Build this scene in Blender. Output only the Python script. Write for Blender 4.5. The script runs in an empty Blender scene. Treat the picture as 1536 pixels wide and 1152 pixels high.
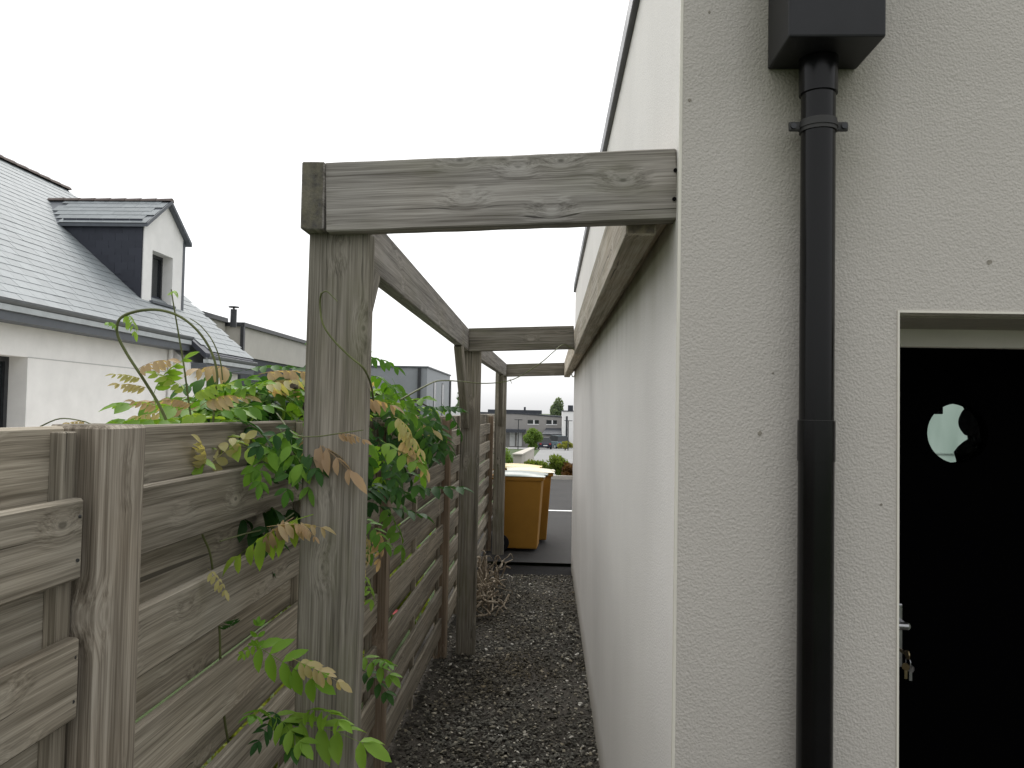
import bpy, bmesh, math, random
from mathutils import Vector, Matrix, Euler
random.seed(11)
S = bpy.context.scene
C = S.collection
rad = math.radians
H = 1.69                      # eye height above the gravel

# ------------------------------------------------------------------ camera
cd = bpy.data.cameras.new('camera'); cam = bpy.data.objects.new('camera', cd); C.objects.link(cam)
cd.sensor_width = 36.0; cd.lens = 36.0 * 1195.0 / 1536.0; cd.clip_start = 0.02; cd.clip_end = 5000
CAMR = Matrix.Rotation(rad(2.7), 3, 'Z') @ Matrix.Rotation(rad(91.98), 3, 'X') @ Matrix.Rotation(rad(1.1), 3, 'Z')
cam.matrix_world = Matrix.Translation((0, 0, H)) @ CAMR.to_4x4()
S.camera = cam
# ------------------------------------------------------------------ sky, sun, exposure
W = bpy.data.worlds.new('World'); S.world = W; W.use_nodes = True
wn, wl = W.node_tree.nodes, W.node_tree.links
wn.clear()
sky = wn.new('ShaderNodeTexSky'); sky.sky_type = 'NISHITA'; sky.sun_disc = False
SUN_EL, SUN_AZ = 48.0, -10.0           # azimuth from +Y towards +X: the cloud is brightest ahead, beyond the passage
sky.sun_elevation = rad(SUN_EL); sky.sun_rotation = rad(SUN_AZ); sky.air_density = 1.0; sky.dust_density = 4.0
hs = wn.new('ShaderNodeHueSaturation'); hs.inputs['Saturation'].default_value = 0.1
mx = wn.new('ShaderNodeMixRGB'); mx.inputs[0].default_value = 0.65; mx.inputs[2].default_value = (6.6, 6.68, 6.8, 1)   # closed cloud deck
bg = wn.new('ShaderNodeBackground'); bg.inputs['Strength'].default_value = 0.12
wo = wn.new('ShaderNodeOutputWorld')
tc = wn.new('ShaderNodeTexCoord'); sx = wn.new('ShaderNodeSeparateXYZ'); gr = wn.new('ShaderNodeMapRange')     # overcast deck: dimmer at the horizon than overhead
gr.inputs[1].default_value = 0.0; gr.inputs[2].default_value = 1.0; gr.inputs[3].default_value = 0.68; gr.inputs[4].default_value = 1.30
vm = wn.new('ShaderNodeVectorMath'); vm.operation = 'SCALE'; vm.inputs[0].default_value = (6.6, 6.68, 6.8)
wl.new(tc.outputs['Generated'], sx.inputs[0]); wl.new(sx.outputs[2], gr.inputs[0]); wl.new(gr.outputs[0], vm.inputs['Scale']); wl.new(vm.outputs[0], mx.inputs[2])
wl.new(sky.outputs[0], hs.inputs['Color']); wl.new(hs.outputs[0], mx.inputs[1]); wl.new(mx.outputs[0], bg.inputs[0]); wl.new(bg.outputs[0], wo.inputs[0])
sl = bpy.data.lights.new('sun', 'SUN'); sun = bpy.data.objects.new('sun', sl); C.objects.link(sun)
sl.energy = 1.2; sl.angle = rad(40); sl.color = (1.0, 0.97, 0.92)
az, el = rad(SUN_AZ), rad(SUN_EL)
sd = Vector((math.sin(az) * math.cos(el), math.cos(az) * math.cos(el), math.sin(el)))
sun.rotation_euler = sd.to_track_quat('Z', 'Y').to_euler()
S.view_settings.view_transform = 'Standard'; S.view_settings.look = 'None'
S.view_settings.exposure = 0.87; S.view_settings.gamma = 1.0; S.view_settings.use_curve_mapping = False
S.render.engine = 'CYCLES'; S.cycles.max_bounces = 8; S.cycles.diffuse_bounces = 5

# ------------------------------------------------------------------ helpers
def ray(px, py):
    return CAMR @ Vector(((px - 768) / 1195.0, -(py - 576) / 1195.0, -1.0))
def at(px, py, Y):            # point of the place seen at a photo pixel, at distance Y along the passage
    d = ray(px, py); return d * (Y / d.y) + Vector((0, 0, H))
def props(o, label=None, cat=None, group=None, kind=None):
    if label: o['label'] = label
    if cat: o['category'] = cat
    if group: o['group'] = group
    if kind: o['kind'] = kind
    return o
def empty(name, loc, label, cat, group=None, rz=0.0):
    o = bpy.data.objects.new(name, None); C.objects.link(o); o.empty_display_size = 0.1
    o.location = loc; o.rotation_euler = (0, 0, rz)
    return props(o, label, cat, group)
def link(name, me, mat, parent=None, world=None):
    """link mesh; 'world' = matrix in world space (parents are given world matrices too)"""
    o = bpy.data.objects.new(name, me); C.objects.link(o)
    if mat is not None and len(me.materials) == 0: me.materials.append(mat)
    if parent is not None:
        o.parent = parent
        o.matrix_parent_inverse = WM(parent).inverted()
    if world is not None: o.matrix_basis = world
    return o
def WM(o):
    m = o.matrix_basis.copy()
    if o.parent: m = WM(o.parent) @ o.matrix_parent_inverse @ m
    return m
def mesh(name, vs, fs, smooth=False):
    me = bpy.data.meshes.new(name); me.from_pydata([tuple(v) for v in vs], [], fs)
    if smooth: me.polygons.foreach_set('use_smooth', [True] * len(fs))
    me.update(); return me
class MB:
    def __init__(s): s.v = []; s.f = []
    def add(s, vs, fs):
        n = len(s.v); s.v += [Vector(v) for v in vs]; s.f += [tuple(i + n for i in f) for f in fs]; return s
    def box(s, a, b):
        x0, y0, z0 = a; x1, y1, z1 = b
        return s.add([(x0,y0,z0),(x1,y0,z0),(x1,y1,z0),(x0,y1,z0),(x0,y0,z1),(x1,y0,z1),(x1,y1,z1),(x0,y1,z1)],
              [(0,3,2,1),(4,5,6,7),(0,1,5,4),(1,2,6,5),(2,3,7,6),(3,0,4,7)])
    def quad(s, a, b, c, d): return s.add([a, b, c, d], [(0, 1, 2, 3)])
    def prism(s, poly, ext):    # poly: list of points, ext: vector
        n = len(poly); e = Vector(ext); p = [Vector(q) for q in poly]
        fs = [tuple(range(n))[::-1], tuple(range(n, 2 * n))] + [(i, (i + 1) % n, n + (i + 1) % n, n + i) for i in range(n)]
        return s.add(p + [q + e for q in p], fs)
    def cyl(s, a, b, r0, r1=None, n=16, caps=True):
        a, b = Vector(a), Vector(b); r1 = r0 if r1 is None else r1
        z = (b - a).normalized(); x = z.orthogonal().normalized(); y = z.cross(x)
        ring = [(math.cos(2*math.pi*i/n), math.sin(2*math.pi*i/n)) for i in range(n)]
        vs = [a + (x*c + y*t)*r0 for c, t in ring] + [b + (x*c + y*t)*r1 for c, t in ring]
        fs = [(i, (i+1) % n, n+(i+1) % n, n+i) for i in range(n)]
        if caps: fs += [tuple(range(n))[::-1], tuple(range(n, 2*n))]
        return s.add(vs, fs)
    def tube(s, pts, r, n=6, sub=4, r1=None):
        P = spline(pts, sub); m = len(P); r1 = r if r1 is None else r1
        base = len(s.v); up = Vector((0.31, 0.2, 0.93))
        for i, p in enumerate(P):
            t = (P[min(i+1, m-1)] - P[max(i-1, 0)]).normalized()
            x = t.cross(up)
            if x.length < 1e-3: x = t.orthogonal()
            x.normalize(); y = t.cross(x); rr = r + (r1 - r) * i / max(1, m - 1)
            s.v += [p + (x*math.cos(2*math.pi*k/n) + y*math.sin(2*math.pi*k/n))*rr for k in range(n)]
        for i in range(m - 1):
            for k in range(n):
                a = base + i*n; s.f.append((a+k, a+(k+1) % n, a+n+(k+1) % n, a+n+k))
        s.f.append(tuple(base + k for k in range(n))[::-1]); s.f.append(tuple(base + (m-1)*n + k for k in range(n)))
        return s
    def build(s, name, mat, parent=None, smooth=False, bevel=0.0, seg=2):
        me = mesh(name, s.v, s.f, smooth)
        bm = bmesh.new(); bm.from_mesh(me)
        bmesh.ops.recalc_face_normals(bm, faces=bm.faces)
        if bevel > 0:
            bmesh.ops.bevel(bm, geom=[e for e in bm.edges if e.is_manifold and e.calc_face_angle(0) > 0.5], offset=bevel, segments=seg, affect='EDGES', profile=0.6)
        bm.to_mesh(me); bm.free()
        if smooth:
            try: me.set_sharp_from_angle(angle=rad(40))
            except Exception: pass
        return link(name, me, mat, parent, Matrix.Identity(4))
def spline(pts, sub):
    P = [Vector(p) for p in pts]
    if sub <= 1 or len(P) < 3: return P
    out = []
    for i in range(len(P) - 1):
        p0, p1, p2, p3 = P[max(i-1, 0)], P[i], P[i+1], P[min(i+2, len(P)-1)]
        for k in range(sub):
            t = k / sub
            out.append(0.5*((2*p1) + (p2-p0)*t + (2*p0-5*p1+4*p2-p3)*t*t + (3*p1-p0-3*p2+p3)*t**3))
    out.append(P[-1]); return out

# ------------------------------------------------------------------ materials
def nmat(name):
    m = bpy.data.materials.new(name); m.use_nodes = True
    nt = m.node_tree; nt.nodes.clear()
    out = nt.nodes.new('ShaderNodeOutputMaterial'); b = nt.nodes.new('ShaderNodeBsdfPrincipled')
    nt.links.new(b.outputs[0], out.inputs[0])
    return m, nt, b, out
class G:      # tiny node-graph helper
    def __init__(s, nt): s.nt = nt
    def n(s, t, **kw):
        o = s.nt.nodes.new(t)
        for k, v in kw.items(): setattr(o, k, v)
        return o
    def L(s, a, b): s.nt.links.new(a, b)
    def val(s, x, sock):
        if hasattr(x, 'links') or hasattr(x, 'is_output'): s.L(x, sock)
        else: sock.default_value = x
    def math(s, op, a, b=0.0, clamp=False):
        o = s.n('ShaderNodeMath', operation=op); o.use_clamp = clamp; s.val(a, o.inputs[0]); s.val(b, o.inputs[1]); return o.outputs[0]
    def map(s, v, a, b, c=0.0, d=1.0):
        o = s.n('ShaderNodeMapRange'); s.val(v, o.inputs[0]); o.inputs[1].default_value = a; o.inputs[2].default_value = b; o.inputs[3].default_value = c; o.inputs[4].default_value = d; return o.outputs[0]
    def noise(s, vec, scale, detail=4, rough=0.55, dist=0.0):
        o = s.n('ShaderNodeTexNoise'); s.L(vec, o.inputs['Vector']); o.inputs['Scale'].default_value = scale; o.inputs['Detail'].default_value = detail
        o.inputs['Roughness'].default_value = rough; o.inputs['Distortion'].default_value = dist; return o.outputs[0]
    def vor(s, vec, scale, out='Distance'):
        o = s.n('ShaderNodeTexVoronoi'); s.L(vec, o.inputs['Vector']); o.inputs['Scale'].default_value = scale; return o.outputs[out]
    def mapping(s, vec, scale=(1,1,1), loc=None):
        o = s.n('ShaderNodeMapping'); s.L(vec, o.inputs[0]); o.inputs['Scale'].default_value = scale
        if loc is not None: s.val(loc, o.inputs['Location'])
        return o.outputs[0]
    def ramp(s, f, stops):
        o = s.n('ShaderNodeValToRGB'); s.L(f, o.inputs[0]); e = o.color_ramp.elements
        while len(e) < len(stops): e.new(0.5)
        for i, (p, c) in enumerate(stops): e[i].position = p; e[i].color = (*c, 1)
        return o.outputs[0]
    def mix(s, f, a, b, mode='MIX'):
        o = s.n('ShaderNodeMixRGB', blend_type=mode); s.val(f, o.inputs[0])
        for x, k in ((a, 1), (b, 2)):
            if isinstance(x, tuple): o.inputs[k].default_value = (*x, 1)
            else: s.L(x, o.inputs[k])
        return o.outputs[0]
    def bump(s, h, strength, dist, b, prev=None):
        o = s.n('ShaderNodeBump'); s.L(h, o.inputs['Height']); o.inputs['Strength'].default_value = strength; o.inputs['Distance'].default_value = dist
        s.L(o.outputs[0], b.inputs['Normal']); return o
    def obj(s): return s.n('ShaderNodeTexCoord').outputs['Object']
    def pos(s): return s.n('ShaderNodeNewGeometry').outputs['Position']
    def rnd(s): return s.n('ShaderNodeObjectInfo').outputs['Random']

def wood(name, dark, mid, light, algae=0.0, brown=0.0):
    """weathered softwood; grain runs along the piece's own X axis"""
    m, nt, b, out = nmat(name); g = G(nt)
    r = g.rnd(); cx = g.n('ShaderNodeCombineXYZ'); g.L(g.math('MULTIPLY', r, 37.0), cx.inputs[0]); g.L(g.math('MULTIPLY', r, 91.0), cx.inputs[1]); g.L(g.math('MULTIPLY', r, 13.0), cx.inputs[2])
    add = g.n('ShaderNodeVectorMath', operation='ADD'); g.L(g.obj(), add.inputs[0]); g.L(cx.outputs[0], add.inputs[1]); co = add.outputs[0]
    kn = g.mapping(co, (5.0, 0.0, 9.5))
    vo = g.n('ShaderNodeTexVoronoi'); g.L(kn, vo.inputs['Vector']); vo.inputs['Scale'].default_value = 1.0; vo.inputs['Randomness'].default_value = 1.0
    d = vo.outputs['Distance']
    pull = g.map(d, 0.0, 0.42, 1.0, 0.0)
    pull2 = g.math('MULTIPLY', pull, pull)
    dis = g.n('ShaderNodeVectorMath', operation='SCALE'); dis.inputs[0].default_value = (0.0, 0.022, 0.022); g.L(pull2, dis.inputs['Scale'])
    add2 = g.n('ShaderNodeVectorMath', operation='ADD'); g.L(co, add2.inputs[0]); g.L(dis.outputs[0], add2.inputs[1]); gc = add2.outputs[0]
    broad = g.noise(g.mapping(gc, (0.8, 16, 16)), 1.0, 3, 0.5, 0.15)
    rings = g.noise(g.mapping(gc, (1.6, 95, 95)), 1.0, 3, 0.6, 0.2)
    fine = g.noise(g.mapping(gc, (5.0, 300, 300)), 1.0, 2, 0.7)
    blot = g.noise(co, 2.2, 3, 0.6)
    f = g.math('ADD', g.math('MULTIPLY', broad, 0.30), g.math('ADD', g.math('MULTIPLY', rings, 0.40), g.math('MULTIPLY', fine, 0.30)))
    col = g.ramp(f, [(0.40, dark), (0.5, mid), (0.60, light)])
    warm = g.map(blot, 0.42, 0.68, 0.0, 0.22 + brown)
    col = g.mix(warm, col, g.mix(1.0, col, (1.0, 0.85, 0.66), 'MULTIPLY'))
    tone = g.map(r, 0, 1, 0.74, 1.2); tn = g.n('ShaderNodeCombineXYZ')
    for i in range(3): g.L(tone, tn.inputs[i])
    col = g.mix(1.0, col, tn.outputs[0], 'MULTIPLY')
    halo = g.map(d, 0.05, 0.17, 1.0, 0.0); col = g.mix(g.math('MULTIPLY', halo, 0.42), col, tuple(min(1, c*1.25) for c in light))
    core = g.map(g.math('ADD', d, g.math('MULTIPLY', g.math('SUBTRACT', rings, 0.5), 0.05)), 0.035, 0.06, 1.0, 0.0); col = g.mix(g.math('MULTIPLY', core, 0.62), col, tuple(c*0.45 for c in dark))
    crack = g.map(g.noise(g.mapping(gc, (0.9, 75, 75)), 1.0, 1, 0.4, 0.1), 0.245, 0.27, 1.0, 0.0)
    col = g.mix(g.math('MULTIPLY', crack, 0.85), col, tuple(c*0.4 for c in dark))
    if algae > 0:
        a = g.map(g.noise(g.mapping(co, (1.5, 6, 6)), 1.6, 4, 0.65), 0.50, 0.70, 0.0, algae)
        col = g.mix(a, col, (0.11, 0.115, 0.045))
    # sawn ends: darker end grain
    nx = g.n('ShaderNodeSeparateXYZ'); g.L(g.n('ShaderNodeTexCoord').outputs['Normal'], nx.inputs[0])
    eg = g.map(g.math('ABSOLUTE', nx.outputs[0]), 0.85, 0.95, 0.0, 0.85)
    egc = g.ramp(g.noise(co, 38, 4, 0.6), [(0.35, tuple(c*0.22 for c in mid)), (0.65, (mid[0]*0.62, mid[1]*0.60, mid[2]*0.45))])
    col = g.mix(eg, col, egc)
    g.L(col, b.inputs['Base Color']); b.inputs['Roughness'].default_value = 0.85; b.inputs['Specular IOR Level'].default_value = 0.25
    h = g.math('SUBTRACT', f, g.math('MULTIPLY', crack, 0.5)); g.bump(h, 0.55, 0.004, b)
    return m
M = {}
M['fence'] = wood('weathered_fence_wood', (0.135, 0.117, 0.089), (0.262, 0.234, 0.186), (0.395, 0.358, 0.293))
M['post'] = wood('weathered_post_wood', (0.092, 0.077, 0.058), (0.200, 0.174, 0.139), (0.345, 0.312, 0.262), brown=0.12)
M['batten'] = wood('brown_fence_post_wood', (0.13, 0.095, 0.065), (0.22, 0.168, 0.12), (0.31, 0.245, 0.18), brown=0.2)
M['pergola'] = wood('weathered_pergola_wood', (0.088, 0.080, 0.063), (0.196, 0.180, 0.146), (0.310, 0.287, 0.242), algae=0.4)
M['beam'] = wood('pale_weathered_beam_wood', (0.115, 0.106, 0.093), (0.240, 0.227, 0.206), (0.365, 0.348, 0.32), algae=0.25)

M['plate'] = wood('brown_wall_plate_wood', (0.22, 0.19, 0.145), (0.40, 0.355, 0.28), (0.54, 0.49, 0.41), algae=0.35, brown=0.15)
def plain(name, col, rough=0.6, spec=0.4, var=0.12, scale=6.0, bump=0.0, bscale=80.0, metal=0.0):
    m, nt, b, out = nmat(name); g = G(nt); co = g.obj()
    n = g.noise(co, scale, 5, 0.6)
    c = g.ramp(n, [(0.3, tuple(x*(1-var) for x in col)), (0.7, tuple(min(1, x*(1+var)) for x in col))])
    g.L(c, b.inputs['Base Color']); b.inputs['Roughness'].default_value = rough; b.inputs['Specular IOR Level'].default_value = spec; b.inputs['Metallic'].default_value = metal
    g.L(g.map(n, 0.3, 0.7, rough*0.85, min(1, rough*1.12)), b.inputs['Roughness'])
    if bump > 0: g.bump(g.noise(co, bscale, 4, 0.6), bump, 0.01, b)
    return m
def render_wall(name, col, grain, streak=True):
    """scraped render: grainy relief, faint blotches, dirt streaks below the pergola plate and splashes at the foot"""
    m, nt, b, out = nmat(name); g = G(nt); p = g.pos()
    big = g.noise(p, 1.3, 4, 0.6)
    c = g.ramp(big, [(0.3, tuple(x*0.94 for x in col)), (0.7, tuple(x*1.05 for x in col))])
    gr = g.noise(p, grain, 3, 0.65); vo = g.vor(p, grain*0.8)
    c = g.mix(g.map(gr, 0.35, 0.62, 0.22, 0.0), c, tuple(x*0.72 for x in col))
    spots = g.map(g.vor(g.mapping(p, (1, 1, 0.7)), 3.1), 0.012, 0.022, 0.6, 0.0)
    c = g.mix(spots, c, tuple(x*0.42 for x in col))
    sep = g.n('ShaderNodeSeparateXYZ'); g.L(p, sep.inputs[0]); z = sep.outputs[2]
    if streak:
        st = g.noise(g.mapping(p, (6, 6, 0.9)), 1.0, 4, 0.6)
        band = g.math('MULTIPLY', g.map(z, 1.72, 2.2, 0.0, 1.0), g.map(z, 2.2, 2.35, 1.0, 0.0))
        c = g.mix(g.math('MULTIPLY', g.math('MULTIPLY', band, band), g.map(st, 0.35, 0.65, 0.2, 0.75)), c, (0.27, 0.26, 0.16))
        faint = g.map(g.noise(g.mapping(p, (5, 5, 0.22)), 1.0, 4, 0.6), 0.48, 0.72, 0.0, 0.05)
        c = g.mix(faint, c, (0.36, 0.33, 0.27))
        foot = g.math('MULTIPLY', g.map(g.math('ADD', z, g.math('MULTIPLY', g.noise(p, 9, 4, 0.6), 0.10)), 0.05, 0.24, 1.0, 0.0), 0.6)
        c = g.mix(foot, c, (0.24, 0.20, 0.14))
    else:       # green-grey grime on the render below the hopper and around the pipe
        gx = g.math('ABSOLUTE', g.math('SUBTRACT', sep.outputs[0], 0.555)); gm = g.math('MULTIPLY', g.map(gx, 0.03, 0.17, 1.0, 0.0), g.map(g.math('ADD', z, g.math('MULTIPLY', g.noise(p, 7, 4, 0.6), 0.3)), 2.15, 2.6, 0.0, 1.0))
        c = g.mix(g.math('MULTIPLY', gm, 0.75), c, (0.17, 0.165, 0.10))
    g.L(c, b.inputs['Base Color']); b.inputs['Roughness'].default_value = 0.92; b.inputs['Specular IOR Level'].default_value = 0.15
    h = g.math('ADD', gr, g.math('MULTIPLY', vo, 0.6)); g.bump(h, 0.22 if streak else 0.5, 0.0045, b)
    return m
M['facade'] = render_wall('shaded_beige_render', (0.535, 0.505, 0.458), 210.0, False)  # front wall: same render as the side, its shade put into a darker colour
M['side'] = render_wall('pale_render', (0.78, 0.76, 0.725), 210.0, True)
M['trim'] = plain('corner_bead_pvc', (0.72, 0.69, 0.60), 0.5, 0.4, 0.06)
M['chip'] = plain('chipped_render', (0.27, 0.25, 0.21), 0.95, 0.1, 0.3, 120)
M['anthracite'] = plain('anthracite_metal', (0.030, 0.032, 0.036), 0.42, 0.45, 0.25, 9)
M['zincbox'] = plain('anthracite_box', (0.012, 0.0125, 0.014), 0.42, 0.3, 0.4, 7)
M['pvcblack'] = plain('black_pipe', (0.0035, 0.0035, 0.0036), 0.24, 0.26, 0.25, 5)
M['bracket'] = plain('grey_clip', (0.032, 0.031, 0.029), 0.55, 0.4, 0.3, 40)
M['doorblack'] = plain('black_door_paint', (0.0008, 0.0008, 0.001), 0.9, 0.015, 0.2)
M['black'] = plain('unlit_black_interior', (0.0025, 0.0025, 0.0025), 0.95, 0.01, 0.3)  # near-black colour stands in for the darkness of the unlit room
M['frame'] = plain('cream_door_frame', (0.74, 0.71, 0.63), 0.5, 0.4, 0.06)
M['soffit'] = plain('soffit_render', (0.40, 0.38, 0.32), 0.9, 0.1, 0.1, 30, 0.3)
M['chrome'] = plain('brushed_steel', (0.32, 0.32, 0.33), 0.3, 0.5, 0.1, 60, metal=1.0)
M['brass'] = plain('brass_key', (0.20, 0.16, 0.09), 0.4, 0.5, 0.15, 60, metal=1.0)
M['white'] = plain('white_render', (0.86, 0.85, 0.83), 0.9, 0.15, 0.05, 3, 0.15, 60)
M['whitepvc'] = plain('white_pvc', (0.78, 0.78, 0.77), 0.45, 0.4, 0.05)
M['reveal'] = plain('grey_reveal', (0.50, 0.50, 0.49), 0.9, 0.15, 0.05)
M['glassdark'] = plain('dark_glazing', (0.02, 0.024, 0.027), 0.08, 0.6, 0.2)
M['zinc'] = plain('zinc_gutter', (0.40, 0.43, 0.44), 0.42, 0.5, 0.15, 4)
M['zincmid'] = plain('weathered_gutter', (0.13, 0.14, 0.15), 0.5, 0.4, 0.15, 4)
M['zincdark'] = plain('grey_fascia', (0.10, 0.11, 0.125), 0.6, 0.4, 0.15, 4)
M['beige'] = plain('beige_render', (0.50, 0.48, 0.44), 0.9, 0.15, 0.06, 2)
M['greyclad'] = plain('grey_cladding', (0.30, 0.315, 0.335), 0.6, 0.3, 0.06, 2)
M['taupe'] = plain('taupe_render', (0.33, 0.315, 0.30), 0.9, 0.15, 0.06, 2)
M['darkroof'] = plain('dark_roofing', (0.055, 0.06, 0.07), 0.7, 0.3, 0.2, 2)
M['concrete'] = plain('pale_concrete', (0.46, 0.43, 0.38), 0.9, 0.15, 0.15, 4, 0.3, 60)
M['paving'] = plain('dark_paving', (0.075, 0.072, 0.066), 0.9, 0.15, 0.2, 5, 0.4, 60)
M['paint'] = plain('road_paint', (0.72, 0.72, 0.70), 0.7, 0.3, 0.15, 8)
M['stem'] = plain('green_stem', (0.11, 0.125, 0.045), 0.6, 0.3, 0.3, 18)
M['bark'] = plain('bark', (0.10, 0.08, 0.06), 0.9, 0.1, 0.35, 12, 0.6, 40)
M['twig'] = wood('dry_vine_wood', (0.17, 0.14, 0.105), (0.31, 0.26, 0.195), (0.46, 0.40, 0.315), brown=0.05)
M['carblue'] = plain('navy_car_paint', (0.012, 0.016, 0.035), 0.2, 0.6, 0.1)
M['carteal'] = plain('grey_blue_car_paint', (0.10, 0.15, 0.17), 0.25, 0.6, 0.1)
M['tyre'] = plain('black_rubber', (0.015, 0.015, 0.016), 0.8, 0.2, 0.2)
M['tail'] = plain('red_lens', (0.35, 0.02, 0.02), 0.3, 0.5, 0.1)
M['binbody'] = plain('ochre_bin_plastic', (0.33, 0.165, 0.026), 0.6, 0.2, 0.10, 4, 0.08, 200)
M['lidgreen'] = plain('dark_green_lid', (0.045, 0.085, 0.06), 0.32, 0.5, 0.2, 5)
M['lidyellow'] = plain('yellow_lid', (0.50, 0.36, 0.05), 0.4, 0.5, 0.12, 5)
M['lidcream'] = plain('faded_cream_lid', (0.42, 0.38, 0.24), 0.42, 0.5, 0.15, 5)
M['ridge'] = plain('dark_ridge_tile', (0.14, 0.115, 0.105), 0.8, 0.25, 0.25, 5)
M['bitumen'] = plain('bitumen_strip', (0.007, 0.0065, 0.0065), 0.95, 0.08, 0.4, 30, 0.5, 120)

def slate(name, col):
    m, nt, b, out = nmat(name); g = G(nt)
    p = g.pos(); r = g.rnd()
    n = g.noise(p, 9, 4, 0.6); cell = g.noise(g.mapping(p, (3.1, 3.1, 4.7)), 1.0, 0)
    t = g.math('ADD', g.math('MULTIPLY', n, 0.5), g.math('MULTIPLY', r, 0.5))
    c = g.ramp(t, [(0.2, tuple(x*0.89 for x in col)), (0.8, tuple(x*1.11 for x in col))])
    g.L(c, b.inputs['Base Color']); b.inputs['Roughness'].default_value = 0.62; b.inputs['Specular IOR Level'].default_value = 0.22
    g.bump(n, 0.25, 0.01, b); return m
M['slate'] = slate('grey_slate', (0.215, 0.236, 0.245)); M['slatedark'] = slate('dark_cheek_slate', (0.048, 0.052, 0.066))

def leafmat(name, a, b2, c3):
    m, nt, b, out = nmat(name); g = G(nt)
    r = g.rnd(); n = g.noise(g.pos(), 14, 2, 0.5)
    t = g.math('ADD', g.math('MULTIPLY', r, 0.6), g.math('MULTIPLY', n, 0.4))
    c = g.ramp(t, [(0.2, a), (0.5, b2), (0.8, c3)])
    g.L(c, b.inputs['Base Color']); b.inputs['Roughness'].default_value = 0.55; b.inputs['Specular IOR Level'].default_value = 0.2
    tr = g.n('ShaderNodeBsdfTranslucent'); g.L(g.mix(1.0, c, (1.5, 1.45, 0.7), 'MULTIPLY'), tr.inputs[0])
    ms = g.n('ShaderNodeMixShader'); ms.inputs[0].default_value = 0.36
    g.L(b.outputs[0], ms.inputs[1]); g.L(tr.outputs[0], ms.inputs[2]); g.L(ms.outputs[0], out.inputs[0]); return m
M['leaf_green'] = leafmat('wisteria_leaf_green', (0.07, 0.17, 0.022), (0.12, 0.25, 0.03), (0.19, 0.32, 0.045))
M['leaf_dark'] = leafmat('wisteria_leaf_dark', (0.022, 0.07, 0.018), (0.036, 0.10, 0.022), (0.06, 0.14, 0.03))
M['leaf_copper'] = leafmat('wisteria_leaf_copper', (0.38, 0.265, 0.165), (0.47, 0.355, 0.225), (0.40, 0.38, 0.17))
M['leaf_lime'] = leafmat('wisteria_leaf_lime', (0.15, 0.29, 0.03), (0.20, 0.34, 0.04), (0.28, 0.37, 0.07))
M['shrub'] = leafmat('shrub_leaf', (0.08, 0.14, 0.02), (0.15, 0.20, 0.035), (0.26, 0.26, 0.06))
M['shrub_red'] = leafmat('red_shrub_leaf', (0.10, 0.055, 0.02), (0.20, 0.075, 0.035), (0.13, 0.11, 0.03))
M['tree'] = leafmat('far_tree_leaf', (0.10, 0.15, 0.095), (0.14, 0.19, 0.12), (0.19, 0.24, 0.15))  # leaf colours paled to carry the haze of distance
M['bush'] = leafmat('bush_leaf', (0.08, 0.15, 0.03), (0.13, 0.21, 0.045), (0.19, 0.27, 0.06))
M['pink'] = leafmat('pink_petal', (0.45, 0.05, 0.15), (0.55, 0.08, 0.2), (0.6, 0.2, 0.3))

def groundmat(name, stops, scale, bump, bscale, rough=0.9):
    m, nt, b, out = nmat(name); g = G(nt); p = g.pos()
    n = g.noise(p, scale, 6, 0.65); n2 = g.noise(p, bscale, 4, 0.7)
    f = g.math('ADD', g.math('MULTIPLY', n, 0.55), g.math('MULTIPLY', n2, 0.45))
    g.L(g.ramp(f, stops), b.inputs['Base Color']); b.inputs['Roughness'].default_value = rough; b.inputs['Specular IOR Level'].default_value = 0.2
    g.bump(n2, bump, 0.01, b); return m
M['asphalt'] = groundmat('asphalt', [(0.35, (0.025, 0.024, 0.023)), (0.65, (0.044, 0.042, 0.040))], 0.8, 0.5, 160)
M['road'] = groundmat('pale_road', [(0.35, (0.19, 0.19, 0.19)), (0.65, (0.27, 0.27, 0.265))], 0.5, 0.3, 60)
M['grass'] = groundmat('lawn', [(0.35, (0.03, 0.052, 0.014)), (0.65, (0.06, 0.09, 0.028))], 1.2, 1.0, 90)
M['soil'] = groundmat('gravel_bed', [(0.35, (0.022, 0.019, 0.015)), (0.65, (0.075, 0.066, 0.054))], 2.0, 1.0, 70)
def stonemat():
    m, nt, b, out = nmat('gravel_stone'); g = G(nt)
    a = g.n('ShaderNodeAttribute'); a.attribute_name = 'tint'; n = g.noise(g.pos(), 60, 3, 0.6)
    c = g.ramp(a.outputs['Fac'], [(0.0, (0.055, 0.053, 0.046)), (0.40, (0.115, 0.112, 0.098)), (0.7, (0.22, 0.21, 0.178)), (0.9, (0.38, 0.345, 0.265)), (1.0, (0.70, 0.68, 0.62))])
    patch = g.map(g.noise(g.pos(), 1.6, 3, 0.6), 0.36, 0.60, 0.8, 0.0)
    c = g.mix(patch, c, g.mix(1.0, c, (0.42, 0.36, 0.27), 'MULTIPLY'))
    c = g.mix(g.map(n, 0.3, 0.7, 0.4, 0.0), c, (0.03, 0.028, 0.022)); g.L(c, b.inputs['Base Color'])
    b.inputs['Roughness'].default_value = 0.9; b.inputs['Specular IOR Level'].default_value = 0.12; return m
M['stone'] = stonemat()
def glassmat(name, tint, gloss):
    m, nt, b, out = nmat(name); g = G(nt)
    t = g.n('ShaderNodeBsdfTransparent'); t.inputs[0].default_value = (*tint, 1); gl = g.n('ShaderNodeBsdfGlossy'); gl.inputs['Roughness'].default_value = 0.02
    ms = g.n('ShaderNodeMixShader'); ms.inputs[0].default_value = gloss; g.L(t.outputs[0], ms.inputs[1]); g.L(gl.outputs[0], ms.inputs[2]); g.L(ms.outputs[0], out.inputs[0]); return m
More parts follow.
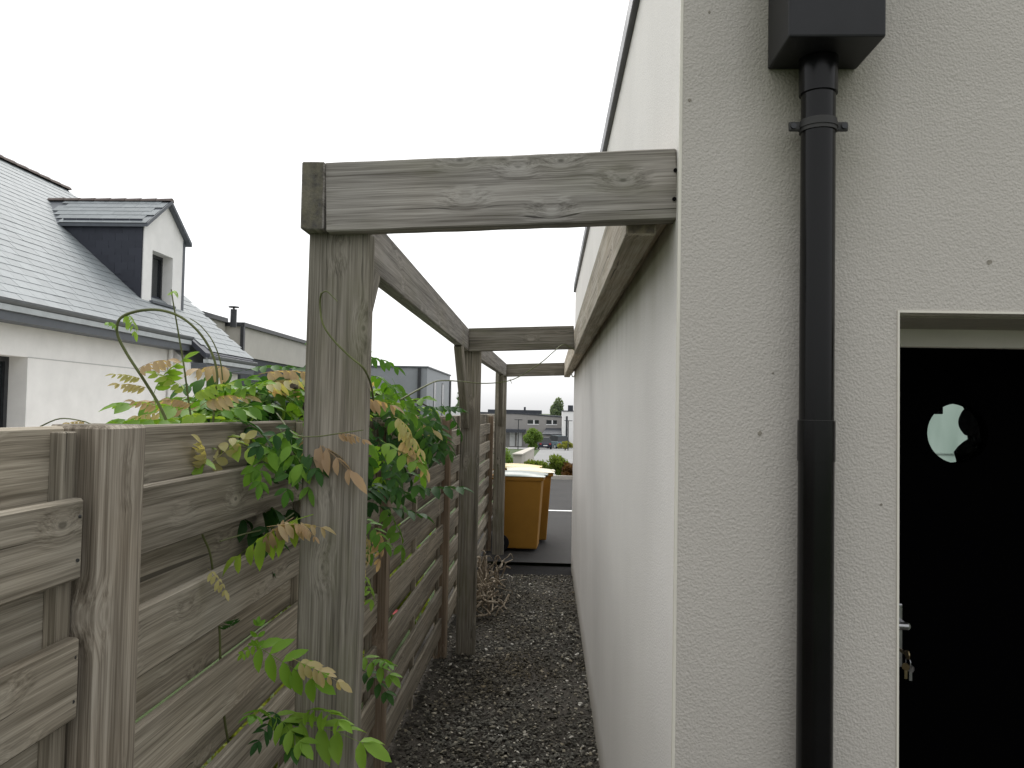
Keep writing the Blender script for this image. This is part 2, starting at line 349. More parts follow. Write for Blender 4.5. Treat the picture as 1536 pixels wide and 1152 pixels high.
M['glass'] = glassmat('clear_pane', (0.93, 0.97, 0.95), 0.0015)
def frost():
    m, nt, b, out = nmat('frosted_pane'); g = G(nt)
    n = g.noise(g.mapping(g.pos(), (2.5, 1, 0.6)), 1.5, 3, 0.5)
    tr = g.n('ShaderNodeBsdfTranslucent'); g.L(g.ramp(n, [(0.3, (0.40, 0.45, 0.425)), (0.7, (0.56, 0.60, 0.58))]), tr.inputs[0]); g.L(tr.outputs[0], out.inputs[0]); return m
M['frost'] = frost()

# ================================================================== SETTING
def gz(y): return 0.0 if y < 12 else (-0.033 * (y - 12) if y < 120 else -3.564)
def sheet(name, x0, x1, y0, y1, dz, mat, kind='structure'):
    ys = sorted({y0, y1} | {y for y in (12, 120) if y0 < y < y1}); b = MB()
    for a, c in zip(ys, ys[1:]): b.quad((x0, a, gz(a)+dz), (x1, a, gz(a)+dz), (x1, c, gz(c)+dz), (x0, c, gz(c)+dz))
    return props(b.build(name, mat), kind=kind)
sheet('ground', -900, 900, -40, 2500, -0.05, M['grass'])
sheet('gravel_path', -0.95, 0.31, -3.0, 8.36, -0.012, M['soil'])
sheet('forecourt', -0.95, 14, 9.02, 25.6, 0.0, M['asphalt'])
sheet('street', -1.0, 60, 28.4, 112, -0.02, M['road'])
sheet('far_street', -60, 60, 96, 112, -0.012, M['road'])
bpy.data.objects['far_street'].name = 'side_street'
props(MB().box((-0.95, 8.36, -0.06), (0.31, 9.02, -0.035)).build('drain_strip', M['bitumen']), kind='structure')
props(MB().box((-0.40, 8.34, -0.05), (0.12, 8.375, -0.004)).build('edging', M['bitumen']), kind='structure')
props(MB().box((-0.9, 14.40, gz(14.4)-0.06), (14, 14.52, gz(14.5)+0.006)).build('painted_line', M['paint']), kind='structure')
props(MB().box((-0.95, 25.6, gz(26)-0.3), (14, 25.75, gz(26)+0.13)).build('kerb', M['concrete']), kind='structure')
# terrace under the photographer's side of the house
props(MB().box((0.31, -3.0, -0.05), (6.0, 1.70, -0.004)).build('terrace', M['paving']), kind='structure')

sheet('bounce_paving', -7.6, -3.2, 4.0, 19.5, 0.002, M['concrete'])  # unseen pale paving, added to bounce light onto the white house wall
# gravel stones: nobody could count them
def gravel():
    ico = bmesh.new(); bmesh.ops.create_icosphere(ico, subdivisions=1, radius=1.0)
    bv = [v.co.copy() for v in ico.verts]; bf = [tuple(v.index for v in f.verts) for f in ico.faces]; ico.free()
    rng = random.Random(3); V = []; Fc = []; T = []
    n = 24000
    for i in range(n):
        y = 2.2 + 6.15 * rng.random() ** 1.25; x = rng.uniform(-0.80, 0.285)
        edge = min(1.0, max(0.0, (x + 0.76) / 0.22))
        if rng.random() > 0.35 + 0.65 * edge: continue
        s = rng.uniform(0.0042, 0.0102) * (1.7 if rng.random() < 0.15 else 1.0)
        E_ = Euler((rng.uniform(-.5, .5), rng.uniform(-.5, .5), rng.uniform(0, 6.3))).to_matrix()
        sc = Vector((s*rng.uniform(0.9, 1.6), s*rng.uniform(0.7, 1.1), s*rng.uniform(0.28, 0.55)))
        c = Vector((x, y, rng.uniform(-0.010, 0.004) + 0.010*math.sin(x*5+1)*math.sin(y*2.3)))
        b0 = len(V)
        for v in bv:
            q = Vector((v.x*sc.x, v.y*sc.y, v.z*sc.z)) * rng.uniform(0.62, 1.25)
            V.append(c + E_ @ q)
        Fc += [tuple(k + b0 for k in f) for f in bf]
        t = min(0.999, max(0, rng.gauss(0.45, 0.24)))
        if rng.random() < 0.05: t = rng.uniform(0.85, 1.0)
        T += [t] * len(bv)
    me = mesh('gravel', V, Fc, False); a = me.attributes.new('tint', 'FLOAT', 'POINT'); a.data.foreach_set('value', T)
    props(link('gravel', me, M['stone']), 'dark grey crushed gravel covering the side passage', 'gravel', kind='stuff')
gravel()

# ================================================================== RENDERED HOUSE (right)
XW, YF, YE, ZT = 0.272, 1.72, 8.86, 3.06
house = empty('rendered_house', (XW, YF, 0), 'pale rendered flat-roofed house with a dark door on the right of the passage', 'house')
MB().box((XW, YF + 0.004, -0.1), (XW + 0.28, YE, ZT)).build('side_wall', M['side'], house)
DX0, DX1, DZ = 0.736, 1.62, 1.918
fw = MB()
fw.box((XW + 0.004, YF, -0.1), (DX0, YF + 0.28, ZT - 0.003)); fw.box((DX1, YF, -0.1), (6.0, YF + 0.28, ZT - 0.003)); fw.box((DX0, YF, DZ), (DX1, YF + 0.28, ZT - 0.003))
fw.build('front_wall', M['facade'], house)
MB().box((XW - 0.0015, YF - 0.0015, -0.05), (XW + 0.0055, YF + 0.0055, ZT - 0.02)).build('corner_bead', M['trim'], house, bevel=0.0012, seg=1)
jb = MB(); jb.box((DX0 - 0.002, YF - 0.0025, 0.0), (DX0 + 0.0025, YF + 0.06, DZ + 0.002)); jb.box((DX0 + 0.0025, YF - 0.0025, DZ - 0.0025), (DX1, YF + 0.05, DZ + 0.002))
jb.build('opening_bead', M['trim'], house)
MB().box((DX0 + 0.002, YF + 0.052, DZ - 0.006), (DX1 - 0.002, YF + 0.279, DZ - 0.0005)).build('soffit', M['soffit'], house)
fb = MB(); fb.box((DX0 - 0.05, YF + 0.282, DZ - 0.050), (DX1 + 0.05, YF + 0.34, DZ + 0.05)); fb.box((DX0 - 0.05, YF + 0.283, 0.0), (DX0 + 0.045, YF + 0.34, DZ - 0.05)); fb.box((DX1 - 0.045, YF + 0.283, 0.0), (DX1 + 0.05, YF + 0.34, DZ - 0.05))
fb.build('door_frame', M['frame'], house, bevel=0.003, seg=1)
MB().box((DX0, YF + 0.03, -0.1), (DX1, YF + 0.34, 0.10)).build('threshold', M['concrete'], house)
# small chips knocked out of the render
rc = random.Random(8)
for (px, py, r_) in ((1485, 393, .0075), (1140, 650, .0065), (1034, 150, .0045), (1064, 18, .0035), (1322, 757, .0035), (1160, 560, .003)):
    d_ = ray(px, py); c_ = d_*((YF - 0.0012)/d_.y) + Vector((0, 0, H)); n_ = 9
    ring_ = [(c_.x + math.cos(6.283*i/n_)*r_*rc.uniform(.5, 1.1), YF - 0.0012, c_.z + math.sin(6.283*i/n_)*r_*rc.uniform(.45, 1.0)) for i in range(n_)]
    MB().prism(ring_, (0, 0.004, 0)).build('chip', M['chip'], house)
# door leaf with a round porthole
def door_leaf():
    y0, y1 = YF + 0.305, YF + 0.345; cx, cz, r = 1.012, 1.657, 0.074; x0, x1, z0, z1 = DX0 + 0.045, DX1 - 0.045, 0.105, DZ - 0.05
    n = 48; b = MB()
    def rim(a):
        dx, dz = math.cos(a), math.sin(a); t = 1e9
        if dx > 1e-6: t = min(t, (x1-cx)/dx)
        if dx < -1e-6: t = min(t, (x0-cx)/dx)
        if dz > 1e-6: t = min(t, (z1-cz)/dz)
        if dz < -1e-6: t = min(t, (z0-cz)/dz)
        return cx+dx*t, cz+dz*t
    angs = sorted([2*math.pi*i/n for i in range(n)] + [math.atan2(z-cz, x-cx) % (2*math.pi) for x in (x0, x1) for z in (z0, z1)])
    m = len(angs)
    inn = [(cx+r*math.cos(a), cz+r*math.sin(a)) for a in angs]; out = [rim(a) for a in angs]
    vs = [(x, y0, z) for x, z in inn] + [(x, y0, z) for x, z in out] + [(x, y1, z) for x, z in inn] + [(x, y1, z) for x, z in out]
    fs = []
    for i in range(m):
        j = (i+1) % m; fs += [(i, j, m+j, m+i), (2*m+i, 3*m+i, 3*m+j, 2*m+j), (i, 2*m+i, 2*m+j, j), (m+i, m+j, 3*m+j, 3*m+i)]
    b.add(vs, fs); leaf = b.build('door', M['doorblack'], house); leaf['label'] = 'black door with a small round porthole and steel lever handle'
    p = MB().cyl((cx, y0 + 0.014, cz), (cx, y0 + 0.019, cz), r*0.999, n=48).build('porthole_pane', M['glass'], leaf)
    hnd = MB(); hx, hz = 0.868, 1.192
    hnd.box((hx-0.022, y0-0.008, hz-0.11), (hx+0.008, y0, hz+0.045))
    hb = hnd.build('handle', M['chrome'], leaf, bevel=0.004)
    MB().cyl((hx, y0-0.004, hz), (hx, y0-0.05, hz), 0.009, n=12).tube([(hx, y0-0.048, hz), (hx-0.03, y0-0.052, hz+0.002), (hx-0.085, y0-0.05, hz+0.004)], 0.010, 10, 3, 0.008).build('lever', M['chrome'], leaf, smooth=True)
    return hx, y0, hz
hx, hy, hz = door_leaf()
k = empty('keys', (hx, hy - 0.01, hz - 0.08), 'small bunch of keys hanging from the lock of the black door', 'keys')
MB().box((hx-0.002, hy-0.045, hz-0.070), (hx+0.002, hy-0.006, hz-0.062)).cyl((hx-0.0015, hy-0.052, hz-0.066), (hx+0.0015, hy-0.052, hz-0.066), 0.011, n=14).build('key', M['brass'], k)
ringp = [(hx + 0.002 + 0.0*i, hy - 0.052 + 0.013*math.sin(a), hz - 0.086 + 0.014*math.cos(a)) for i, a in enumerate([2*math.pi*t/10 for t in range(11)])]
MB().tube(ringp, 0.0013, 6, 2).build('ring', M['chrome'], k, smooth=True)
for q, (ox, mt) in enumerate(((-0.006, 'brass'), (0.005, 'chrome'))):
    z0 = hz - 0.086 - 0.004*q
    MB().cyl((hx+ox, hy-0.056, z0-0.008), (hx+ox+0.0025, hy-0.053, z0-0.008), 0.009, n=12).box((hx+ox-0.003, hy-0.057, z0-0.036), (hx+ox+0.004, hy-0.054, z0-0.016)).build('key', M[mt], k)
# dark store room behind it
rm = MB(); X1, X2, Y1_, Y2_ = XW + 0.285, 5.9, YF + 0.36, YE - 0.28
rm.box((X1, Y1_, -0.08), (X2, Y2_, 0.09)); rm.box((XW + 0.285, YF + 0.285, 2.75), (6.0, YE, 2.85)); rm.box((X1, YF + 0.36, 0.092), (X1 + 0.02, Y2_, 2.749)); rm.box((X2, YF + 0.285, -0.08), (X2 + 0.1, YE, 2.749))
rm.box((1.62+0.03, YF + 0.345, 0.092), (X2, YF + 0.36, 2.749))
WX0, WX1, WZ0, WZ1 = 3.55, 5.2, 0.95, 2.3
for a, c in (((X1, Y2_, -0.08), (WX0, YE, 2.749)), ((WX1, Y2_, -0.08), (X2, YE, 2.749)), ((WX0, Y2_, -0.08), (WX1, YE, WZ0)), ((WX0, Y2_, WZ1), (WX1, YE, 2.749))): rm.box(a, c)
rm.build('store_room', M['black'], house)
wnd = MB().box((WX0, Y2_+0.10, WZ0), (WX1, Y2_+0.11, WZ1)).build('window', M['frost'], house)
MB().box((WX0, Y2_+0.112, 1.318), (WX1, Y2_+0.117, 1.332)).build('glazing_bar', M['whitepvc'], wnd)
MB().box((XW + 0.002, YF + 0.002, ZT + 0.002), (6.0, YE - 0.002, ZT + 0.03)).build('roof', M['darkroof'], house)
cp = MB(); cp.box((XW - 0.022, YF - 0.03, ZT - 0.025), (XW + 0.30, YE + 0.03, ZT + 0.055)); cp.box((XW + 0.30, YF - 0.03, ZT - 0.025), (6.03, YF + 0.30, ZT + 0.055))
cp.build('coping', M['anthracite'], house, bevel=0.004, seg=1)
# clutter seen against the store-room window
o = empty('hanging_coat', (4.72, 8.2, 1.2), 'dark bulky silhouette in front of the window seen through the porthole', 'coat')
def lump(b, c, rx, ry, rz_, seed):
    bm = bmesh.new(); bmesh.ops.create_icosphere(bm, subdivisions=3, radius=1.0); rg = random.Random(seed); ph = [rg.uniform(0, 6) for _ in range(6)]
    for v in bm.verts:
        f = 1 + 0.07*math.sin(4*v.co.x+ph[0])*math.sin(5*v.co.z+ph[1]) + 0.05*math.sin(7*v.co.y+ph[2])
        v.co = Vector((v.co.x*rx*f, v.co.y*ry*f, v.co.z*rz_*f)) + Vector(c)
    b.add([v.co.copy() for v in bm.verts], [tuple(v.index for v in f.verts) for f in bm.faces]); bm.free()
b = MB(); P0 = at(1470, 640, 8.2)
lump(b, at(1452, 633, 8.2), 0.075, 0.1, 0.14, 1); lump(b, at(1480, 690, 8.2), 0.30, 0.12, 0.24, 2); lump(b, at(1478, 655, 8.2), 0.16, 0.12, 0.14, 5); lump(b, at(1475, 612, 8.2), 0.19, 0.12, 0.12, 3); lump(b, at(1490, 630, 8.2), 0.16, 0.12, 0.30, 4)
b.build('cloth', M['black'], o, smooth=True)
sh = at(1385, 612, 8.2)
props(MB().box((sh.x - 0.5, 8.0, sh.z - 0.06), (sh.x + 0.10, 8.3, sh.z + 0.2)).build('storage_box', M['black'], bevel=0.01), 'dark box edge showing at the upper side of the round porthole', 'box')

# ------------------------------------------------------------------ downpipe with hopper
PX, PY = 0.5495, YF - 0.052
dp = empty('downpipe', (PX, YF, 0), 'black rainwater downpipe with square hopper on the beige wall', 'downpipe')
bx = MB(); zb = 2.438; x0, x1, yf = 0.458, 0.646, 1.566
bx.box((x0, yf, zb), (x1, YF - 0.001, zb + 0.40)); hp = bx.build('hopper', M['zincbox'], dp, bevel=0.004)
MB().cyl((PX, PY, zb + 0.002), (PX, PY, zb - 0.075), 0.0395, 0.0385, 28).build('collar', M['pvcblack'], dp, smooth=True)
MB().cyl((PX, PY, zb - 0.07), (PX, PY, 1.66), 0.0345, n=32).build('upper_pipe', M['pvcblack'], dp, smooth=True)
MB().cyl((PX, PY, 1.683), (PX, PY, 1.60), 0.0372, n=32).cyl((PX, PY, 1.60), (PX, PY, -0.05), 0.0356, n=32).build('lower_pipe', M['pvcblack'], dp, smooth=True)
MB().cyl((PX, PY, 1.6845), (PX, PY, 1.6835), 0.0374, n=32).build('joint_ring', M['bracket'], dp)
br = MB().cyl((PX, PY, 2.283), (PX, PY, 2.307), 0.0375, n=32).cyl((PX, PY, 2.291), (PX, PY, 2.299), 0.0395, n=32)
br.box((PX - 0.006, PY + 0.034, 2.286), (PX + 0.006, YF, 2.304))
bk = br.build('bracket', M['bracket'], dp, smooth=True)
for s in (-1, 1):
    MB().box((PX + s*0.0475 - 0.0135, PY - 0.004, 2.285), (PX + s*0.0475 + 0.0135, PY + 0.003, 2.305)).build('lug', M['bracket'], bk, bevel=0.004)
    MB().cyl((PX + s*0.052, PY - 0.008, 2.295), (PX + s*0.052, PY + 0.008, 2.295), 0.006, n=8).build('screw', M['anthracite'], bk)

# ================================================================== WOOD PIECES
_cache = {}
def plank_mesh(L, w, t, bev=0.003, seed=0, wob=0.0, n=1):
    key = (round(L, 3), round(w, 3), round(t, 3), bev, seed, wob, n)
    if key in _cache: return _cache[key]
    bm = bmesh.new(); rg = random.Random(seed)
    cols = []
    for i in range(n + 1):
        x = -L/2 + L*i/n; dz = [rg.uniform(-wob, wob) for _ in range(4)]; dy = [rg.uniform(-wob, wob)*0.5 for _ in range(4)]
        if i in (0, n): dz = [d*0.5 for d in dz]
        cols.append([bm.verts.new((x, sy*t/2 + dy[q], sz*w/2 + dz[q])) for q, (sy, sz) in enumerate(((-1, -1), (1, -1), (1, 1), (-1, 1)))])
    for a, b_ in zip(cols, cols[1:]):
        for q in range(4): bm.faces.new((a[q], a[(q+1) % 4], b_[(q+1) % 4], b_[q]))
    bm.faces.new(cols[0][::-1]); bm.faces.new(cols[-1])
    bmesh.ops.recalc_face_normals(bm, faces=bm.faces)
    if bev > 0: bmesh.ops.bevel(bm, geom=[e for e in bm.edges if e.calc_face_angle(0) > 0.6], offset=bev, segments=1, affect='EDGES')
    me = bpy.data.meshes.new('plank'); bm.to_mesh(me); bm.free(); _cache[key] = me; return me
def piece(name, parent, p0, p1, w, t, mat, side=None, bev=0.003, seed=0, wob=0.0, n=1):
    """timber from p0 to p1: local X along it, local Z = width direction, local Y = thickness"""
    p0, p1 = Vector(p0), Vector(p1); d = p1 - p0; L = d.length; x = d.normalized()
    z = Vector(side) if side is not None else Vector((0, 0, 1)); z = (z - x*z.dot(x)).normalized(); y = z.cross(x)
    Mx = Matrix((x, y, z)).transposed().to_4x4(); Mx.translation = (p0 + p1)/2
    me = plank_mesh(L, w, t, bev, seed, wob, n)
    if len(me.materials) and me.materials[0] != mat: me = me.copy(); me.materials.clear()
    return link(name, me, mat, parent, Mx)

# ------------------------------------------------------------------ pergola
pg = empty('pergola', (-0.5, 1.9, 0), 'weathered timber pergola spanning the passage between fence and house wall', 'pergola')
YB = [1.75, 5.56, 9.40]
piece('post', pg, (-0.496, YB[0]+0.072, -0.05), (-0.487, YB[0]+0.072, 2.098), 0.140, 0.062, M['pergola'], side=(1, 0, 0), bev=0.005, seed=1, wob=0.0006, n=12)
piece('post', pg, (-0.557, YB[1]+0.075, -0.05), (-0.555, YB[1]+0.075, 2.118), 0.134, 0.066, M['pergola'], side=(1, 0, 0), bev=0.006, seed=2)
piece('post', pg, (-0.578, YB[2]+0.075, -0.05), (-0.576, YB[2]+0.075, 2.25), 0.134, 0.066, M['pergola'], side=(1, 0, 0), bev=0.006, seed=3)
# long beam over the posts (two lengths)
piece('long_beam', pg, (-0.538, YB[0]-0.004, 2.166), (-0.598, YB[1]+0.045, 2.188), 0.153, 0.052, M['beam'], seed=4, bev=0.003, wob=0.0003, n=20)
piece('long_beam', pg, (-0.600, YB[1]+0.047, 2.188), (-0.535, YB[2]+0.04, 2.178), 0.150, 0.052, M['beam'], seed=5, bev=0.004)
# cross beams, rising a little towards the wall
piece('cross_beam', pg, (-0.5115, YB[0]+0.028, 2.164), (XW + 0.002, YB[0]+0.028, 2.199), 0.157, 0.05, M['beam'], seed=6, bev=0.003, wob=0.0007, n=16)
piece('cross_beam', pg, (-0.573, YB[1]+0.025, 2.188), (0.166, YB[1]+0.025, 2.217), 0.163, 0.05, M['pergola'], seed=7, bev=0.004)
piece('cross_beam', pg, (-0.509, YB[2]+0.025, 2.176), (0.20, YB[2]+0.025, 2.204), 0.150, 0.05, M['pergola'], seed=8, bev=0.004)
# plate carried along the house wall
piece('wall_plate', pg, (0.201, 1.80, 2.187), (0.205, 5.62, 2.200), 0.186, 0.068, M['plate'], seed=9, bev=0.004)
piece('wall_plate', pg, (0.205, 5.624, 2.203), (0.206, 9.52, 2.203), 0.185, 0.068, M['plate'], seed=10, bev=0.004)
piece('packing_strip', pg, (0.2535, 1.81, 2.185), (0.2545, 9.3, 2.200), 0.10, 0.034, M['plate'], seed=11)
# knee braces
piece('brace', pg, (-0.522, YB[0]+0.11, 1.62), (-0.545, YB[0]+0.62, 2.12), 0.10, 0.045, M['pergola'], side=(0, -1, 1), seed=12)
piece('brace', pg, (-0.585, YB[1]+0.05, 1.60), (-0.592, YB[1]-0.46, 2.13), 0.10, 0.05, M['pergola'], side=(0, 1, 1), seed=13)
piece('brace', pg, (-0.575, YB[2]+0.05, 1.55), (-0.545, YB[2]-0.50, 2.12), 0.10, 0.05, M['pergola'], side=(0, 1, 1), seed=14)
for (px, py) in ((1013, 256), (1011, 299)):
    q = at(px, py, YB[0]+0.004); MB().cyl((q.x, YB[0]-0.001, q.z), (q.x, YB[0]+0.01, q.z), 0.0045, n=10).build('screw_head', M['bitumen'], pg)
hk = at(868, 548, 8.6)
MB().tube([(0.235, 8.6, 2.12), (0.24, 8.6, 2.09), (0.25, 8.58, 2.075), (0.265, 8.56, 2.085), (0.268, 8.55, 2.11)], 0.006, 6, 3).build('hook', M['trim'], pg, smooth=True)

# ------------------------------------------------------------------ fence
FX = -0.712; TOP = 1.652; PITCH = 0.1065; BH = 0.124
fence = empty('wooden_fence', (FX, 4, 0), 'weathered timber fence of staggered horizontal boards along the passage', 'fence')
def sub(name, loc, parent):
    o = bpy.data.objects.new(name, None); C.objects.link(o); o.empty_display_size = 0.1; o.parent = parent
    o.matrix_parent_inverse = WM(parent).inverted(); o.matrix_basis = Matrix.Translation(loc); return o
fposts = [-0.86, 1.28, 3.42, 5.53, 7.62, 9.72, 11.8]
for i, y in enumerate(fposts):
    big = (i == 1)
    if i in (0,): continue
    e = sub('fence_post', (FX - 0.03, y, 0), fence)
    if big:
        piece('shaft', e, (-0.741, y, -0.05), (-0.739, y, TOP + 0.004), 0.128, 0.096, M['post'], side=(0, 1, 0), bev=0.006, seed=21, wob=0.0012, n=10)
    else:
        piece('shaft', e, (-0.722, y, -0.05), (-0.721, y, TOP - 0.02), 0.07, 0.088, M['batten'], side=(0, 1, 0), bev=0.004, seed=22)
for i, (ya, yb) in enumerate(zip(fposts, fposts[1:])):
    e = sub('fence_panel', (FX, (ya+yb)/2, 0), fence)
    a, c = ya + (0.066 if i == 1 else 0.037), yb - (0.066 if i == 0 else 0.037)
    rg = random.Random(40 + i)
    L = c - a
    for kx, yb_ in enumerate((a + 0.022, (a+c)/2, c - 0.022)):
        if i > 3 and kx == 1: continue
        piece('batten', e, (FX - 0.032, yb_, 0.02), (FX - 0.032, yb_, TOP - 0.006), 0.036, 0.022, M['fence'], side=(0, 1, 0), bev=0.002, seed=30)
    nb = MB()
    for r in range(15):
        zc = TOP - PITCH*r - BH/2
        front = r % 2 == 1
        if front:
            for yn in (a + 0.022, (a+c)/2, c - 0.024):
                for zn in (-0.032, 0.034): nb.cyl((FX - 0.004, yn + rg.uniform(-.004, .004), zc + zn), (FX + 0.0012, yn + rg.uniform(-.004, .004), zc + zn), 0.0028, n=8)
        gap = -0.006 if (front and i == 0) else 0.004
        x = FX - 0.0105 if front else FX - 0.0535
        dz = rg.uniform(-0.003, 0.003); tl = rg.uniform(-0.003, 0.003)
        dx = rg.uniform(-0.0015, 0.0015)
        s = rg.randrange(3)
        cc = c - (0.012 if (front and i == 0) else 0.002)
        piece('board', e, (x + dx, a + 0.002, zc + dz), (x - dx, cc, zc + dz + tl), BH, 0.021, M['fence'], bev=0.004, seed=s, wob=0.0008, n=4)
    nl = nb.build('nails', M['bracket'], e); nl['kind'] = 'stuff'

# ================================================================== WISTERIA
def leaflet(b, base, d, up, L, w, droop):
    d = d.normalized(); s = d.cross(up).normalized(); u = s.cross(d).normalized()
    ts = (0.0, 0.22, 0.5, 0.78, 1.0); ws = (0.10, 0.80, 1.0, 0.66, 0.0)
    mid = [base + d*(L*t) - u*(droop*L*t*t) for t in ts]
    vs = []; fs = []
    for i in range(4):
        vs += [mid[i] + s*(w*ws[i]/2) + u*(w*ws[i]*0.16), mid[i], mid[i] - s*(w*ws[i]/2) + u*(w*ws[i]*0.16)]
    vs.append(mid[4])
    for i in range(3):
        q = 3*i; fs += [(q, q+1, q+4, q+3), (q+1, q+2, q+5, q+4)]
    fs += [(9, 10, 12), (10, 11, 12)]
    b.add(vs, fs)
def pinnate(seed, pairs, L, lw, curl, young=False):
    """compound leaf: stalk along +X from the origin, leaflets in pairs plus one at the tip; +Z is the upper side"""
    rg = random.Random(seed); b = MB(); U = Vector((0, 0, 1))
    pts = [Vector((L*t, 0.04*L*math.sin(3*t+seed), -curl*L*t*t)) for t in (0, .25, .5, .75, 1)]
    P = spline(pts, 6); n = len(P)
    def P_at(t): return P[min(n-1, int(t*(n-1)))]
    b.tube(pts, 0.0012, 4, 1, 0.0006)
    ll = L*0.36
    for i in range(pairs):
        t = 0.22 + 0.74*i/(pairs-1); p = P_at(t); tn = (P_at(min(1, t+.1)) - P_at(max(0, t-.1))).normalized()
        size = ll*(0.75 + 0.35*math.sin(math.pi*min(1, 0.25+0.75*i/pairs)))*(0.75 if young and i > pairs*0.6 else 1)
        for s in (-1, 1):
            sd_ = Vector((0, s, 0)); a = rad(rg.uniform(48, 68)); d = tn*math.cos(a) + sd_*math.sin(a) + Vector((0, 0, rg.uniform(-0.45, -0.05) - (0.55 if young else 0)))
            leaflet(b, p, d, U, size*rg.uniform(0.85, 1.1), size*lw*rg.uniform(0.9, 1.1), rg.uniform(0.05, 0.35))
    tn = (P[-1]-P[-3]).normalized(); leaflet(b, P[-1], tn + Vector((0, 0, -0.1)), U, ll*1.05, ll*lw, 0.2)
    me = mesh('leaf', b.v, b.f, True); return me
LV = [pinnate(s, p, 0.21, lw, cu) for s, p, lw, cu in ((1, 4, .50, .25), (2, 5, .46, .35), (3, 4, .52, .15), (4, 3, .56, .30), (5, 5, .46, .45))]
LY = [pinnate(s, p, 0.17, lw, cu, True) for s, p, lw, cu in ((11, 6, .40, .35), (12, 5, .44, .25), (13, 6, .38, .5))]
LM = {}
def leafmesh(young, i, mat):
    key = (young, i, mat)
    if key not in LM:
        me = (LY if young else LV)[i].copy(); me.materials.append(M[mat]); LM[key] = me
    return LM[key]
wis = empty('wisteria', (-0.80, 3.0, 0), 'wisteria with green and coppery young leaves climbing over the wooden fence', 'climbing plant')
nleaf = 0
def leaf(base, tip, mat, young=False, up=(0, 0, 1), size=None, idx=None, roll=0.0, rg=random):
    global nleaf
    base = Vector(base); d = Vector(tip) - base; L = d.length; x = d.normalized()
    z = Vector(up); z = (z - x*z.dot(x))
    z = z.normalized() if z.length > 1e-3 else x.orthogonal().normalized()
    y = z.cross(x); R3 = Matrix((x, y, z)).transposed() @ Matrix.Rotation(roll, 3, 'X')
    full = (0.17*1.25 if young else 0.21*1.28); s = (size or L)/full
    Mx = Matrix.Translation(base) @ R3.to_4x4() @ Matrix.Scale(s, 4)
    i = rg.randrange(3 if young else 5) if idx is None else idx
    nleaf += 1
    return link('leaf', leafmesh(young, i, mat), None, wis, Mx)
def pl(px0, py0, Y0, px1, py1, Y1, mat, young=False, up=(0.35, -0.55, 0.75), idx=None, roll=0.0): return leaf(at(px0, py0, Y0), at(px1, py1, Y1), mat, young, up, None, idx, roll)
# stems: trunk behind the fence, shoots that wander over boards and posts
def stem(pts, r, r1=None, mat='stem', n=6): return MB().tube(pts, r, n, 5, r1).build('stem', M[mat], wis, smooth=True)
stem([(-0.86, 2.75, -0.03), (-0.88, 2.7, 0.5), (-0.83, 2.8, 1.0), (-0.87, 2.72, 1.5), (-0.80, 2.6, 1.72), (-0.72, 2.2, 1.75)], 0.018, 0.008, 'bark')
stem([(-0.86, 2.8, 1.45), (-0.80, 3.3, 1.72), (-0.76, 4.0, 1.76), (-0.68, 4.6, 1.70)], 0.010, 0.004, 'bark')
Ys = 1.92
A = lambda L_, Y: [at(x, y, Y) for x, y in L_]
stem(A([(258, 650), (240, 610), (216, 570), (190, 530), (176, 500), (180, 478), (205, 467), (238, 465), (270, 475), (298, 498), (318, 530), (326, 565), (322, 600), (318, 660)], 1.95), 0.0042, 0.0030)
stem(A([(292, 660), (284, 610), (276, 550), (266, 490), (260, 455), (257, 434)], 2.0), 0.0032, 0.0016)
stem(A([(334, 570), (330, 540), (318, 510), (300, 488), (285, 478)], 2.05), 0.0022, 0.0012)
stem(A([(60, 640), (90, 628), (125, 632), (150, 642)], 1.7), 0.0016, 0.0012)
stem([at(482, 440, 1.72), at(480, 455, 1.735), at(484, 485, 1.735), at(500, 510, 1.735), at(525, 535, 1.735), at(545, 552, 1.735), at(556, 575, 1.80), at(560, 600, 1.9)], 0.0022, 0.0026)
stem([at(482, 440, 1.72), at(490, 437, 1.71), at(500, 446, 1.70), at(506, 452, 1.69)], 0.0018, 0.0010)
stem([at(600, 600, 3.4), at(640, 578, 3.6), at(660, 571, 4.0), at(690, 572, 4.6), at(730, 575, 5.0), at(770, 569, 5.1), at(810, 545, 5.2), at(830, 528, 5.3), at(845, 517, 5.4), at(862, 525, 5.5)], 0.0040, 0.0028)
stem(A([(765, 569), (768, 576)], 5.1), 0.003, 0.001)
FB = -0.700
def onx(px, py, X): d = ray(px, py); return d*(X/d.x) + Vector((0, 0, H))
stem([onx(x, y, FX - 0.026) for x, y in ((347, 1135), (337, 1080), (331, 1000), (329, 940), (322, 880), (315, 830), (303, 800), (300, 770))], 0.0030, 0.0022)
stem([onx(x, y, FB - 0.01) for x, y in ((440, 770), (410, 790), (370, 800), (330, 812))], 0.0022, 0.0015)
stem([at(415, 620, 1.95), at(440, 650, 1.80), at(470, 655, 1.72), at(510, 650, 1.70), at(545, 645, 1.72)], 0.0016, 0.0012)
